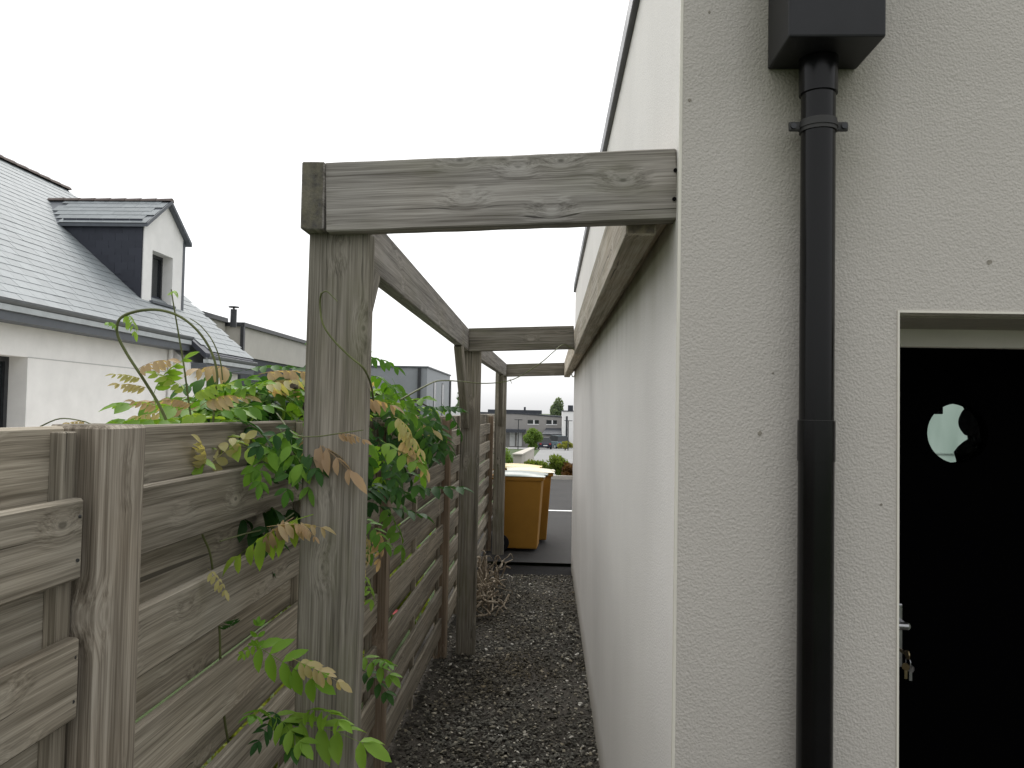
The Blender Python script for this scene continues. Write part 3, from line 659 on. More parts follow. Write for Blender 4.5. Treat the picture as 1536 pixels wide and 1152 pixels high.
# sprays in front of boards and post, where the photograph shows them
pl(298, 708, 1.75, 385, 648, 1.80, 'leaf_copper', True, (0.8, -0.3, 0.5))
pl(300, 705, 1.72, 345, 660, 1.66, 'leaf_copper', True, (0.8, -0.3, 0.5))
for (a, b_, c, d, m_, yg) in ((440, 650, 365, 705, 'leaf_green', 0), (445, 640, 380, 660, 'leaf_dark', 0), (440, 660, 430, 730, 'leaf_dark', 0), (430, 665, 470, 715, 'leaf_green', 0), (450, 650, 485, 690, 'leaf_dark', 0), (400, 665, 395, 720, 'leaf_green', 0), (440, 655, 520, 655, 'leaf_copper', 1), (420, 640, 460, 690, 'leaf_green', 0), (500, 652, 545, 645, 'leaf_copper', 1)):
    pl(a, b_, 1.84 if a < 470 else 1.72, c, d, 1.74 if c < 500 else 1.70, m_, bool(yg), (0.35, -0.7, 0.6))
pl(470, 775, 1.70, 312, 808, 1.66, 'leaf_lime', True, (0.3, -0.5, 0.8), 0)
pl(440, 775, 1.68, 345, 815, 1.66, 'leaf_copper', True, (0.3, -0.6, 0.7))
pl(400, 788, 1.66, 500, 770, 1.70, 'leaf_copper', True, (0.2, -0.5, 0.8))
pl(440, 782, 1.67, 480, 800, 1.66, 'leaf_copper', True, (0.2, -0.5, 0.8))
pl(480, 765, 1.80, 495, 785, 1.80, 'leaf_dark')
pl(312, 852, 1.62, 345, 888, 1.60, 'leaf_copper', True)
pl(352, 925, 1.66, 345, 960, 1.70, 'leaf_dark')
pl(372, 968, 1.68, 480, 1005, 1.60, 'leaf_lime', False, (0.15, -0.8, 0.6), 1)
pl(395, 960, 1.69, 355, 985, 1.66, 'leaf_lime', False, (0.15, -0.7, 0.7), 2)
pl(440, 985, 1.62, 515, 1022, 1.58, 'leaf_copper', True, (0.15, -0.8, 0.6))
pl(385, 975, 1.66, 385, 935, 1.64, 'leaf_green', False, (0.1, -0.9, 0.3), 3)
for (a, b_, c, d, m_) in ((410, 1078, 545, 1078, 'leaf_green'), (400, 1070, 460, 1100, 'leaf_green'), (420, 1065, 385, 1095, 'leaf_dark'), (395, 1070, 385, 1045, 'leaf_green'), (430, 1075, 440, 1115, 'leaf_dark'), (460, 1065, 495, 1048, 'leaf_lime')):
    pl(a, b_, 1.72, c, d, 1.62, m_, False, (0.2, -0.6, 0.8))
for (a, b_, c, d, m_, yg) in ((540, 775, 592, 800, 'leaf_green', 0), (548, 800, 560, 850, 'leaf_copper', 1), (570, 790, 575, 840, 'leaf_copper', 1), (545, 860, 565, 890, 'leaf_green', 0), (535, 985, 598, 1000, 'leaf_green', 0), (540, 1005, 592, 1030, 'leaf_dark', 0), (560, 990, 590, 980, 'leaf_green', 0), (600, 640, 640, 660, 'leaf_copper', 1), (600, 655, 650, 690, 'leaf_copper', 1), (590, 625, 630, 635, 'leaf_copper', 1), (575, 690, 610, 730, 'leaf_dark', 0), (590, 690, 640, 720, 'leaf_dark', 0), (570, 660, 640, 690, 'leaf_green', 0)):
    pl(a, b_, 2.30, c, d, 2.22, m_, bool(yg), (0.5, -0.5, 0.7))
# shoots on the arching stems
for (a, b_, c, d, m_, yg) in ((205, 555, 250, 520, 'leaf_copper', 1), (215, 570, 180, 545, 'leaf_copper', 1), (225, 585, 178, 560, 'leaf_copper', 1), (230, 595, 245, 525, 'leaf_lime', 1), (282, 590, 240, 545, 'leaf_lime', 0), (285, 600, 320, 545, 'leaf_lime', 1), (240, 612, 200, 590, 'leaf_copper', 1), (246, 620, 200, 615, 'leaf_copper', 1), (290, 610, 260, 585, 'leaf_copper', 1), (300, 610, 350, 560, 'leaf_copper', 1),
        (175, 490, 165, 470, 'leaf_lime', 1), (258, 440, 262, 425, 'leaf_lime', 1), (187, 470, 205, 478, 'leaf_lime', 1), (130, 632, 100, 626, 'leaf_copper', 1), (250, 632, 180, 628, 'leaf_lime', 1), (300, 640, 215, 632, 'leaf_copper', 1), (322, 590, 370, 545, 'leaf_green', 0), (350, 590, 400, 560, 'leaf_lime', 0)):
    pl(a, b_, 1.96, c, d, 1.90, m_, bool(yg), (0.3, -0.5, 0.8))
# the crown of the plant: leaves along the fence top (parts), denser inside (one mass)
rg = random.Random(77)
def crown_pt():
    if rg.random() < 0.33:      # before the pergola post, behind the fence top
        y = rg.uniform(1.85, 2.75); x = max(-0.76 - 0.40*rg.random() - 0.12*(y-1.9), -0.47*y + 0.08*rg.random()); z = TOP - 0.07 + 0.17*rg.random()*min(1.0, max(0.15, (x/y + 0.50) / 0.12))
    else:                        # past the post, spilling over into the passage
        y = rg.uniform(2.3, 4.7); x = rg.uniform(-1.05, -0.60)
        hmax = 0.40*math.exp(-((y-2.9)/0.9)**2) + 0.05
        if x < -0.25*y: hmax *= 0.5
        z = TOP - 0.02 + hmax*rg.random()
        if x > -0.70: z = TOP + 0.08 - rg.random()*(0.42 if y < 3.4 else 0.16)
    return Vector((x, y, z))
cnt = 0
while cnt < 218:
    p = crown_pt(); u = rg.random()
    ang = rg.uniform(0, 6.283); L = rg.uniform(0.16, 0.27)
    spill = p.x > -0.72
    d = Vector((math.cos(ang), math.sin(ang)*0.8 - 0.25, rg.uniform(-0.25, 0.45) - (0.7 if spill else 0)))
    if spill: d.x = abs(d.x)*0.5
    d = d.normalized()*L
    hi = p.z > TOP + 0.12
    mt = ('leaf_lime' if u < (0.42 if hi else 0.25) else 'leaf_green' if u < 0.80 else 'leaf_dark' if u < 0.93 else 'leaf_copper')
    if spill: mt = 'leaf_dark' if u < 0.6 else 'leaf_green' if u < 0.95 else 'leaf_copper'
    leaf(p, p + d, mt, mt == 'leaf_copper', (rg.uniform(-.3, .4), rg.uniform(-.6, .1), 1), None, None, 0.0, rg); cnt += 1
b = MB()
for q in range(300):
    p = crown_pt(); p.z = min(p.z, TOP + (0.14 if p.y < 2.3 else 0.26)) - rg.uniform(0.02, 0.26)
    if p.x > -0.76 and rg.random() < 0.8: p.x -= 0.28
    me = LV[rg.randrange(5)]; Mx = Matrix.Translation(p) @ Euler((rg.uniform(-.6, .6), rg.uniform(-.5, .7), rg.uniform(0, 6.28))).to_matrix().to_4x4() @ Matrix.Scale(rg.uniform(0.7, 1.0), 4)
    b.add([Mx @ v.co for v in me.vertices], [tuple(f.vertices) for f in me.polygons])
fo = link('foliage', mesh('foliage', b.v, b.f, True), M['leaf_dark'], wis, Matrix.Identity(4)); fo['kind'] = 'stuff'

# ================================================================== TWIG HEAP
tw = empty('twig_heap', (-0.52, 7.1, 0), 'heap of dry pruned vine stems beside the middle pergola post', 'twigs')
rg = random.Random(5)
for q in range(80):
    f = rg.random(); y = 6.42 + 1.35*rg.random(); x = -0.67 + 0.27*rg.random()**1.2
    hcap = 0.46*(1 - ((y - 7.15)/0.85)**2) * (1 - 0.55*(x + 0.67)/0.3) + 0.05
    p = Vector((x, y, rg.uniform(0.01, max(0.03, hcap*0.6)))); th = rg.uniform(0, 6.28); up_ = rg.uniform(-0.3, 1.3); pts = [p.copy()]
    for st in range(rg.randrange(4, 8)):
        th += rg.gauss(0, 0.55); up_ += rg.gauss(0, 0.45)
        d = Vector((math.cos(th)*0.7, math.sin(th), 0))*math.cos(up_) + Vector((0, 0, math.sin(up_)))
        p = p + d*rg.uniform(0.05, 0.085)
        if p.x < -0.685: p.x = -0.685; th = rg.uniform(-1.2, 1.2)
        if p.x > -0.30: p.x = -0.30; th += 2.4
        if p.z < 0.012: p.z = 0.012; up_ = abs(up_)*0.5
        if p.z > hcap: p.z = hcap; up_ = -0.5
        pts.append(p.copy())
    r0 = rg.uniform(0.005, 0.012)
    MB().tube(pts, r0, 6, 4, r0*rg.uniform(0.5, 0.9)).build('twig', M['twig'], tw, smooth=True)

# ================================================================== WHEELIE BINS
def bin_thing(x, y, z, label, lidmat, rz, tilt=0.0):
    t = empty('wheelie_bin', (0, 0, 0), label, 'bin', 'wheelie bins on the forecourt')
    def ring(z_, dx0, dx1, w): return [(dx0, -w/2, z_), (dx1, -w/2, z_), (dx1, w/2, z_), (dx0, w/2, z_)]
    b = MB(); A_ = ring(0.03, -0.215, 0.225, 0.40); B_ = ring(0.88, -0.27, 0.275, 0.47)
    b.add(A_ + B_, [(0, 3, 2, 1), (4, 5, 6, 7)] + [(i, (i+1) % 4, 4+(i+1) % 4, 4+i) for i in range(4)]); b.build('body', M['binbody'], t, bevel=0.02, seg=3)
    b = MB(); b.box((-0.292, -0.252, 0.855), (0.298, 0.252, 0.905)); b.build('rim', M['binbody'], t, bevel=0.012)
    b = MB(); n = 9   # domed lid, higher at the hinge side
    prof = [(-0.30 + 0.615*i/(n-1), 0.911 + 0.022*math.sin(math.pi*(0.12 + 0.80*i/(n-1))) + 0.018*(1-i/(n-1))) for i in range(n)]
    for i in range(n-1):
        (xa, za), (xb, zb_) = prof[i], prof[i+1]
        b.prism([(xa, -0.258, 0.906), (xb, -0.258, 0.906), (xb, -0.258, zb_ - 0.018), (xa, -0.258, za - 0.018)], (0, 0.516, 0)) if False else None
    top = [(xx, zz) for xx, zz in prof]
    vs = []; 
    for s, w in ((-0.262, 0.0), (-0.215, 1.0), (0.215, 1.0), (0.262, 0.0)):
        vs += [(xx, s, 0.907 + (zz-0.907)*w) for xx, zz in top]
    fs = []
    for r in range(3):
        for i in range(n-1): fs.append((r*n+i, r*n+i+1, (r+1)*n+i+1, (r+1)*n+i))
    fs.append((0, n-1, 4*n-1, 3*n)); fs.append((0, n, 2*n, 3*n)); fs.append((n-1, 2*n-1, 3*n-1, 4*n-1))
    ld = b; ld.v = []; ld.f = []; ld.add(vs, fs); lid = ld.build('lid', M[lidmat], t, smooth=True)
    MB().box((0.29, -0.12, 0.905), (0.335, 0.12, 0.925)).build('lid_grip', M[lidmat], lid, bevel=0.006)
    MB().tube([(-0.29, -0.2, 0.86), (-0.35, -0.2, 0.88), (-0.36, 0, 0.885), (-0.35, 0.2, 0.88), (-0.29, 0.2, 0.86)], 0.014, 8, 3).build('handle', M['binbody'], t, smooth=True)
    for s in (-1, 1):
        w = MB().cyl((-0.21, s*0.20, 0.10), (-0.21, s*0.25, 0.10), 0.10, n=24).build('wheel', M['tyre'], t, bevel=0.01)
        MB().cyl((-0.21, s*0.245, 0.10), (-0.21, s*0.256, 0.10), 0.05, n=16).build('hub', M['anthracite'], w)
    MB().cyl((-0.21, -0.2, 0.10), (-0.21, 0.2, 0.10), 0.012, n=8).build('axle', M['anthracite'], t)
    t.matrix_basis = Matrix.Translation((x, y, z)) @ Matrix.Rotation(rz, 4, 'Z')
    return t
bin_thing(-0.335, 9.90, 0.002, 'ochre wheelie bin with dark green lid by the last pergola post', 'lidgreen', rad(-3))
bin_thing(-0.245, 10.58, 0.002, 'ochre wheelie bin with faded yellow lid standing behind the green-lidded one', 'lidcream', rad(4))
bin_thing(-0.42, 11.28, 0.002, 'ochre wheelie bin with bright yellow lid farthest along the fence', 'lidyellow', rad(-2))

# ================================================================== WHITE SLATE-ROOFED HOUSE (left)
wh = empty('slate_house', (-9.5, 12.5, 0), 'white rendered house with slate roof and dormer beyond the fence', 'house')
EX, EZ, RX_, RZ_ = -7.30, 3.06, -11.6, 6.78
SL = (RZ_-EZ)/(EX-RX_)
def roofz(x): return EZ + (EX - x)*SL
HY0, HY1, HY2 = 5.0, 15.75, 18.35
w = MB()
w.box((-15.6, HY0+0.3, -0.1), (-7.6, 10.2, 3.05)); 
WY0, WY1, WZA, WZB = 10.2, 11.25, 1.0, 2.345
w.box((-15.6, 10.2, -0.1), (-7.6, 11.25, WZA)); w.box((-15.6, 10.2, WZB), (-7.6, 11.25, 3.05)); w.box((-15.6, 10.2, WZA), (-8.0, 11.25, WZB))
w.box((-15.6, 11.25, -0.1), (-7.6, 15.6, 3.05)); 
w.prism([(-15.55, HY0+0.4, 3.05), (-7.65, HY0+0.4, 3.05), (RX_, HY0+0.4, RZ_-0.35)], (0, 10.2, 0))
w.box((-15.6, 15.6, -0.1), (-7.25, HY2-0.15, 2.55)); w.prism([(-15.5, 15.7, 2.55), (-7.3, 15.7, 2.55), (RX_, 15.7, RZ_-0.4)], (0, HY2-0.2-15.7, 0))
wall = w.build('wall', M['white'], wh)
win = MB().box((-7.99, 11.17, WZA+0.001), (-7.88, 11.249, WZB-0.001)).box((-7.99, 10.70, WZA+0.001), (-7.88, 10.76, WZB-0.07)).box((-7.99, 10.201, WZB-0.07), (-7.88, 11.17, WZB-0.001)).build('window', M['anthracite'], wh)
MB().box((-7.99, 10.201, WZA+0.002), (-7.92, 10.70, WZB-0.071)).box((-7.99, 10.76, WZA+0.002), (-7.92, 11.17, WZB-0.071)).build('pane', M['glassdark'], win)
MB().box((-7.604, 11.25, 2.338), (-7.594, 15.59, 2.352)).build('joint_groove', M['reveal'], wh)
MB().cyl((-7.54, 15.5, 2.95), (-7.54, 15.5, 0.0), 0.045, n=12).build('downpipe', M['whitepvc'], wh, smooth=True)
# eaves: fascia, soffit and half-round gutter, two lengths
def eave(x, z, y0, y1):
    MB().box((x-0.42, y0, z-0.27), (x+0.02, y1, z-0.147)).build('fascia', M['zincdark'], wh)
    g_ = MB(); n = 8
    pr = [(x-0.03 + 0.065 + 0.065*math.cos(math.pi + math.pi*i/n), z+0.015 + 0.075*math.sin(math.pi + math.pi*i/n)) for i in range(n+1)]
    prf = [(a, y0-0.02, c) for a, c in pr] + [(a*1.0 - (0.012 if i == 0 else 0), y0-0.02, c+0.006) for i, (a, c) in enumerate(pr[::-1])]
    g_.prism(prf, (0, y1-y0+0.05, 0)); g_.build('gutter', M['zincmid'], wh)
    MB().box((x-0.05, y0, z-0.145), (x+0.06, y1, z-0.065)).build('gutter_board', M['zinc'], wh)
eave(EX, EZ, HY0, HY1); eave(-6.95, 2.70, HY1+0.02, HY2)
# roof slabs
def slab(x0, z0, y0, y1):
    MB().prism([(x0, y0, z0), (RX_, y0, RZ_), (RX_, y0, RZ_-0.12), (x0, y0, z0-0.12)], (0, y1-y0, 0)).build('roof', M['slatedark'], wh)
slab(EX, EZ, HY0, HY1+0.01); slab(-6.95, roofz(-6.95), HY1+0.012, HY2)
MB().prism([(RX_, HY0, RZ_), (-15.9, HY0, EZ), (-15.9, HY0, EZ-0.12), (RX_, HY0, RZ_-0.12)], (0, HY2-HY0, 0)).build('roof', M['slatedark'], wh)
# slates
SLW, EXPO, SLL = 0.30, 0.20, 0.29
def slate_mesh(mat):
    b = MB(); b.box((-SLW/2+0.002, -0.0, 0), (SLW/2-0.002, SLL, 0.006)); me = mesh('slate', b.v, b.f); me.materials.append(mat); return me
sm, smd = slate_mesh(M['slate']), slate_mesh(M['slatedark'])
slr = math.hypot(EX-RX_, RZ_-EZ); upv = Vector((RX_-EX, 0, RZ_-EZ)).normalized(); nv = Vector((-upv.z, 0, upv.x)); nv = nv if nv.z > 0 else -nv
allsl = []; rg = random.Random(9)
rows = int(slr/EXPO) + 1
for r in range(-3, rows):
    y = HY0 + (0.15 if r % 2 else 0.0)
    while y < HY2 - 0.02:
        s = r*EXPO
        if r >= 0 or (y > HY1 + 0.1 and s > -0.45):
            if s + SLL < slr + 0.05:
                p = Vector((EX, 0, EZ)) + upv*s; p.y = y + SLW/2
                allsl.append(p)
        y += SLW
def slate_mx(p, tilt=0.03):
    yv = (upv - nv*tilt).normalized(); xv = Vector((0, 1, 0)); zv = xv.cross(yv)
    if zv.z < 0: xv = -xv; zv = xv.cross(yv)
    Mx = Matrix((xv, yv, zv)).transposed().to_4x4(); Mx.translation = p + nv*(0.012 + rg.uniform(0, 0.003)); return Mx @ Matrix.Rotation(rg.uniform(-.006, .006), 4, 'Z')
def inview(p):
    q = CAMR.transposed() @ (p - Vector((0, 0, H))); u = 768 + 1195*q.x/-q.z; v = 576 - 1195*q.y/-q.z; return -8 < u < 460 and 0 < v < 640
vis = sorted([p for p in allsl if inview(p)], key=lambda p: (p - Vector((0, 0, H))).length)[:185]
vset = {id(p) for p in vis}; rest = MB()
roofo = bpy.data.objects['roof']
for p in allsl:
    if p.x < -8.1 and p.x > -10.4 and 15.4 < p.y < 17.1 and p.z < 5.0 + 0*p.y: continue      # under the dormer
    Mx = slate_mx(p)
    if id(p) in vset: link('slate', sm, None, roofo, Mx)
    else: rest.add([Mx @ v.co for v in sm.vertices], [tuple(f.vertices) for f in sm.polygons])
ro = rest.build('slate_courses', M['slate'], roofo); ro['kind'] = 'stuff'
def ridge_tiles(a, b_, parent, n, r=0.10):
    a, b_ = Vector(a), Vector(b_); d = (b_-a)/n; x = d.normalized(); side = x.cross(Vector((0, 0, 1))).normalized()
    for i in range(n):
        p = a + d*i; q = p + d*1.06; pr = []; m = MB()
        arc = [(math.cos(math.pi*j/6), math.sin(math.pi*j/6)) for j in range(7)]
        for rr, e in ((r*1.12, p), (r*0.94, q)): m.v += [e + side*(c*rr) + Vector((0, 0, s*rr*0.8 - 0.03)) for c, s in arc]
        m.f += [(j, j+1, 8+j, 7+j) for j in range(6)] + [tuple(range(7)), tuple(range(7, 14))]
        m.build('ridge_tile', M['ridge'], parent)
ridge_tiles((RX_, HY2, RZ_+0.02), (RX_, HY0, RZ_+0.02), roofo, 34, 0.11)
# dormer
DXF = -8.1; dy0, dy1, dym = 15.37, 17.10, 16.235; dzb, dze, dza = 3.74, 5.33, 5.93
dm = sub('dormer', (DXF, dym, dzb), wh)
fr = MB(); wy0, wy1, wz0, wz1 = 15.72, 16.60, 3.80, 4.83
for poly in ([(dy0, dzb), (wy0, dzb), (wy0, dze), (dy0, dze)], [(wy1, dzb), (dy1, dzb), (dy1, dze), (wy1, dze)], [(wy0, wz1), (wy1, wz1), (wy1, dze), (wy0, dze)], [(wy0, dzb), (wy1, dzb), (wy1, wz0), (wy0, wz0)], [(dy0, dze), (dy1, dze), (dym, dza-0.02)]):
    fr.prism([(DXF, y, z) for y, z in poly], (-0.3, 0, 0))
fr.build('front', M['white'], dm)
dw = MB().box((DXF-0.29, wy0+0.001, wz0), (DXF-0.22, wy0+0.06, wz1)).box((DXF-0.29, wy1-0.06, wz0), (DXF-0.22, wy1-0.001, wz1)).box((DXF-0.29, wy0+0.06, wz1-0.06), (DXF-0.22, wy1-0.06, wz1-0.001)).box((DXF-0.29, wy0+0.42, wz0), (DXF-0.22, wy0+0.47, wz1-0.06)).build('window', M['anthracite'], dm)
MB().box((DXF-0.30, wy0+0.01, wz0), (DXF-0.26, wy1-0.01, wz1-0.01)).build('pane', M['glassdark'], dm)
MB().box((DXF-0.2, wy0-0.06, wz0-0.05), (DXF+0.07, wy1+0.06, wz0-0.001)).build('sill', M['zincdark'], dm)
xb_e = EX - (dze - EZ)/SL; xb_a = EX - (dza - EZ)/SL
ck = MB().prism([(DXF-0.02, dy0-0.03, roofz(DXF-0.02)-0.05), (DXF-0.02, dy0-0.03, dze), (xb_e, dy0-0.03, dze)], (0, 0.028, 0)).build('cheek', M['slatedark'], dm)
MB().prism([(DXF-0.31, dy1+0.002, roofz(DXF-0.3)-0.05), (DXF-0.31, dy1+0.002, dze), (xb_e, dy1+0.002, dze)], (0, 0.03, 0)).build('cheek', M['slatedark'], dm)
# cheek slates (clipped to the triangle by skipping those below the roof)
z = dzb - 0.05; r = 0; cset = {}
while z < dze - 0.05:
    x = DXF - 0.02 - (0.13 if r % 2 else 0.0)
    if r % 2: x += 0.0
    first = True
    xx = DXF - 0.022
    wfull = 0.27
    seg = [0.135] + [wfull]*12 if r % 2 else [wfull]*12
    for wd in seg:
        xl = xx - wd
        if roofz(xl + wd*0.25) > z + 0.17: break
        key = wd
        if key not in cset:
            b = MB().box((0.003, -0.006, 0), (wd-0.003, 0.0, 0.23)); me = mesh('slate', b.v, b.f); me.materials.append(M['slatedark']); cset[key] = me
        Mx = Matrix.Translation((xl, dy0-0.034, z)) @ Matrix.Rotation(rad(1.2), 4, 'X')
        link('slate', cset[key], None, ck, Mx)
        xx = xl
    z += 0.145; r += 1
# dormer roof, both slopes
for s, ye in ((-1, dy0-0.12), (1, dy1+0.12)):
    zz = dze - 0.07
    d_ = MB().prism([(DXF+0.10, ye, zz), (DXF+0.10, dym, dza+0.035), (xb_a-0.02, dym, dza+0.035), (xb_e-0.02, ye, zz)], (0, 0, -0.06)).build('roof', M['zincdark'], dm)
    if s == -1:
        a0 = Vector((DXF+0.09, ye, zz)); a1 = Vector((DXF+0.09, dym, dza+0.035)); u_ = (a1-a0).normalized(); Ls = (a1-a0).length; nn = Vector((0, -u_.z, u_.y))
        for r in range(6):
            x = DXF + 0.09; n_ = 0
            while True:
                t = r*Ls/6; p = a0 + u_*t; p.x = x - SLW/2 - (0.15 if r % 2 else 0)
                xl = xb_e + (xb_a-xb_e)*(t/Ls)
                if p.x - SLW/2 < xl: break
                yv = (u_ - nn*0.03).normalized(); xv = Vector((1, 0, 0)); zv = xv.cross(yv)
                Mx = Matrix((xv, yv, zv)).transposed().to_4x4(); Mx.translation = p + nn*0.014
                link('slate', sm, None, d_, Mx @ Matrix.Diagonal((1, Ls/6/EXPO, 1, 1))); x -= SLW
    MB().prism([(DXF+0.101, ye, zz-0.06), (DXF+0.101, dym, dza-0.03), (DXF+0.101, dym, dza+0.045), (DXF+0.101, ye, zz+0.02)], (0.02, 0, 0)).build('verge_trim', M['zincdark'], dm)
ridge_tiles((DXF+0.12, dym, dza+0.05), (xb_a, dym, dza+0.05), dm, 8, 0.085)
MB().box((DXF+0.0, dy1-0.06, dzb-0.05), (DXF+0.012, dy1+0.035, dze-0.02)).build('edge_trim', M['zincdark'], dm)

# ================================================================== OTHER BUILDINGS
ch = empty('flat_roof_house', (-11, 25, 0), 'beige flat-roofed house with black flue behind the slate-roofed house', 'house')
MB().box((-15, 23.6, 3.2), (-9.3, 31, 4.1)).build('upper_wall', M['beige'], ch)
MB().box((-15.6, 17.6, 3.0), (-9.8, 23.59, 4.2)).build('side_wing', M['beige'], ch)
MB().box((-15, 23.7, -0.3), (-9.35, 30.9, 3.2)).build('lower_wall', M['darkroof'], ch)
MB().box((-15, 23.5, 4.1), (-9.2, 31.05, 4.22)).box((-15.7, 17.5, 4.2), (-9.7, 23.49, 4.33)).build('coping', M['anthracite'], ch)
MB().box((-9.32, 23.50, 2.9), (-9.22, 23.62, 4.1)).build('downpipe', M['anthracite'], ch)
q = at(350, 487, 22.8)
fl = MB().cyl((q.x, 22.8, 4.0), (q.x, 22.8, q.z + 0.45), 0.09, n=14).build('flue', M['anthracite'], ch, smooth=True)
MB().cyl((q.x, 22.8, q.z + 0.50), (q.x, 22.8, q.z + 0.53), 0.15, n=14).cyl((q.x, 22.8, q.z+0.44), (q.x, 22.8, q.z+0.51), 0.03, n=8).build('cowl', M['anthracite'], fl)
gb = empty('clad_house', (-7, 36, -0.8), 'grey clad modern house with slit windows behind the wisteria', 'house')
MB().box((-12.5, 32.3, -1.0), (-5.0, 39.8, 3.41)).build('wall', M['greyclad'], gb)
MB().box((-12.55, 32.25, 3.41), (-4.95, 39.85, 3.47)).build('coping', M['zincdark'], gb)
MB().box((-5.37, 32.18, -0.9), (-5.25, 32.29, 3.4)).build('downpipe', M['anthracite'], gb)
for y in (34.2, 36.8): 
    wv = MB().box((-5.02, y, 1.4), (-4.985, y+0.55, 2.95)).build('window', M['anthracite'], gb); MB().box((-4.984, y+0.06, 1.46), (-4.978, y+0.49, 2.89)).build('pane', M['glassdark'], wv)
MB().box((-5.02, 39.6, -0.9), (-4.93, 39.84, 3.2)).build('corner_pipe', M['anthracite'], gb)
lw_ = empty('low_annex', (-5, 44, -1), 'low pale annex with a dark slit between the grey house and the street', 'building')
MB().box((-7.5, 42, -1.6), (-4.4, 50, 1.75)).build('wall', M['white'], lw_); MB().box((-4.41, 43.2, 0.2), (-4.385, 43.8, 1.5)).build('window', M['anthracite'], lw_)

far = empty('street_house', (-2, 118, -3.5), 'taupe two-storey flat-roofed house at the end of the street', 'house')
MB().prism([(-13, 115, -4.2), (2.1, 115, -4.2), (2.1, 115, 0.95), (-4.5, 115, 1.35), (-13, 115, 1.35)], (0, 9, 0)).build('wall', M['taupe'], far)
MB().prism([(-13.1, 114.9, 1.35), (-4.5, 114.9, 1.35), (2.2, 114.9, 0.95), (2.2, 114.9, 1.12), (-4.5, 114.9, 1.55), (-13.1, 114.9, 1.55)], (0, 9.2, 0)).build('coping', M['darkroof'], far)
MB().box((-9, 117, 1.4), (-1.1, 123, 1.95)).build('roof_plant', M['darkroof'], far)
MB().box((-3.75, 118, 1.9), (-3.45, 118.3, 2.4)).build('chimney', M['darkroof'], far)
for (x0, x1, z0, z1) in ((-3.05, -1.45, -0.03, 0.53), (-0.35, 1.15, -0.02, 0.55)):
    f_ = MB().box((x0-0.05, 114.93, z0-0.12), (x1+0.05, 114.99, z0)).box((x0+ (x1-x0)*0.5, 114.93, z0), (x0+(x1-x0)*0.62, 114.99, z1)).build('window', M['whitepvc'], far)
    MB().box((x0, 114.95, z0), (x0+(x1-x0)*0.5, 114.985, z1)).box((x0+(x1-x0)*0.62, 114.95, z0), (x1, 114.985, z1)).build('pane', M['glassdark'], f_)
MB().box((-6.5, 112, -1.25), (-3.3, 114.9, -0.8)).build('porch_roof', M['darkroof'], far)
MB().prism([(-0.9, 111, -1.45), (2.3, 111, -1.45), (2.3, 114.9, -0.7), (-0.4, 114.9, -0.7)], (0, 0, 0.12)).build('garage_roof', M['darkroof'], far)
MB().box((-0.6, 111.4, -4.2), (2.25, 114.85, -1.5)).build('garage_wall', M['taupe'], far)
for x in (-5.6, -4.6): MB().box((x, 114.9, -3.3), (x+0.75, 114.97, -1.3)).build('door', M['whitepvc'], far)
wt = empty('white_house', (3, 112, -3.5), 'white rendered block with a dark chimney at the street end', 'house')
MB().box((1.85, 108.5, -4), (9, 118, 1.85)).build('wall', M['white'], wt); MB().box((2.3, 108.45, -2.2), (2.55, 108.5, 1.2)).build('window', M['anthracite'], wt)
MB().box((1.8, 108.4, 1.85), (9.1, 118.1, 1.97)).build('coping', M['darkroof'], wt); MB().box((2.6, 110, 1.97), (3.3, 110.8, 2.7)).build('chimney', M['darkroof'], wt)
# street lamps
for i, (x, lab) in enumerate(((-3.43, 'dark street lamp before the taupe house'), (2.2, 'dark street lamp before the white block'))):
    s = empty('street_lamp', (x, 90, gz(90)), lab, 'street lamp', 'street lamps')
    MB().cyl((x, 90, gz(90)), (x, 90, 0.76), 0.06, 0.045, 10).build('pole', M['anthracite'], s, smooth=True)
    sg = 1 if i == 0 else -1
    MB().box((x - 0.05, 89.9, 0.74), (x + sg*0.45, 90.1, 0.82) if sg > 0 else (x + 0.05, 90.1, 0.82)).box((x - 0.45, 89.9, 0.745), (x + 0.45, 90.1, 0.815)).build('lamp_head', M['anthracite'], s)
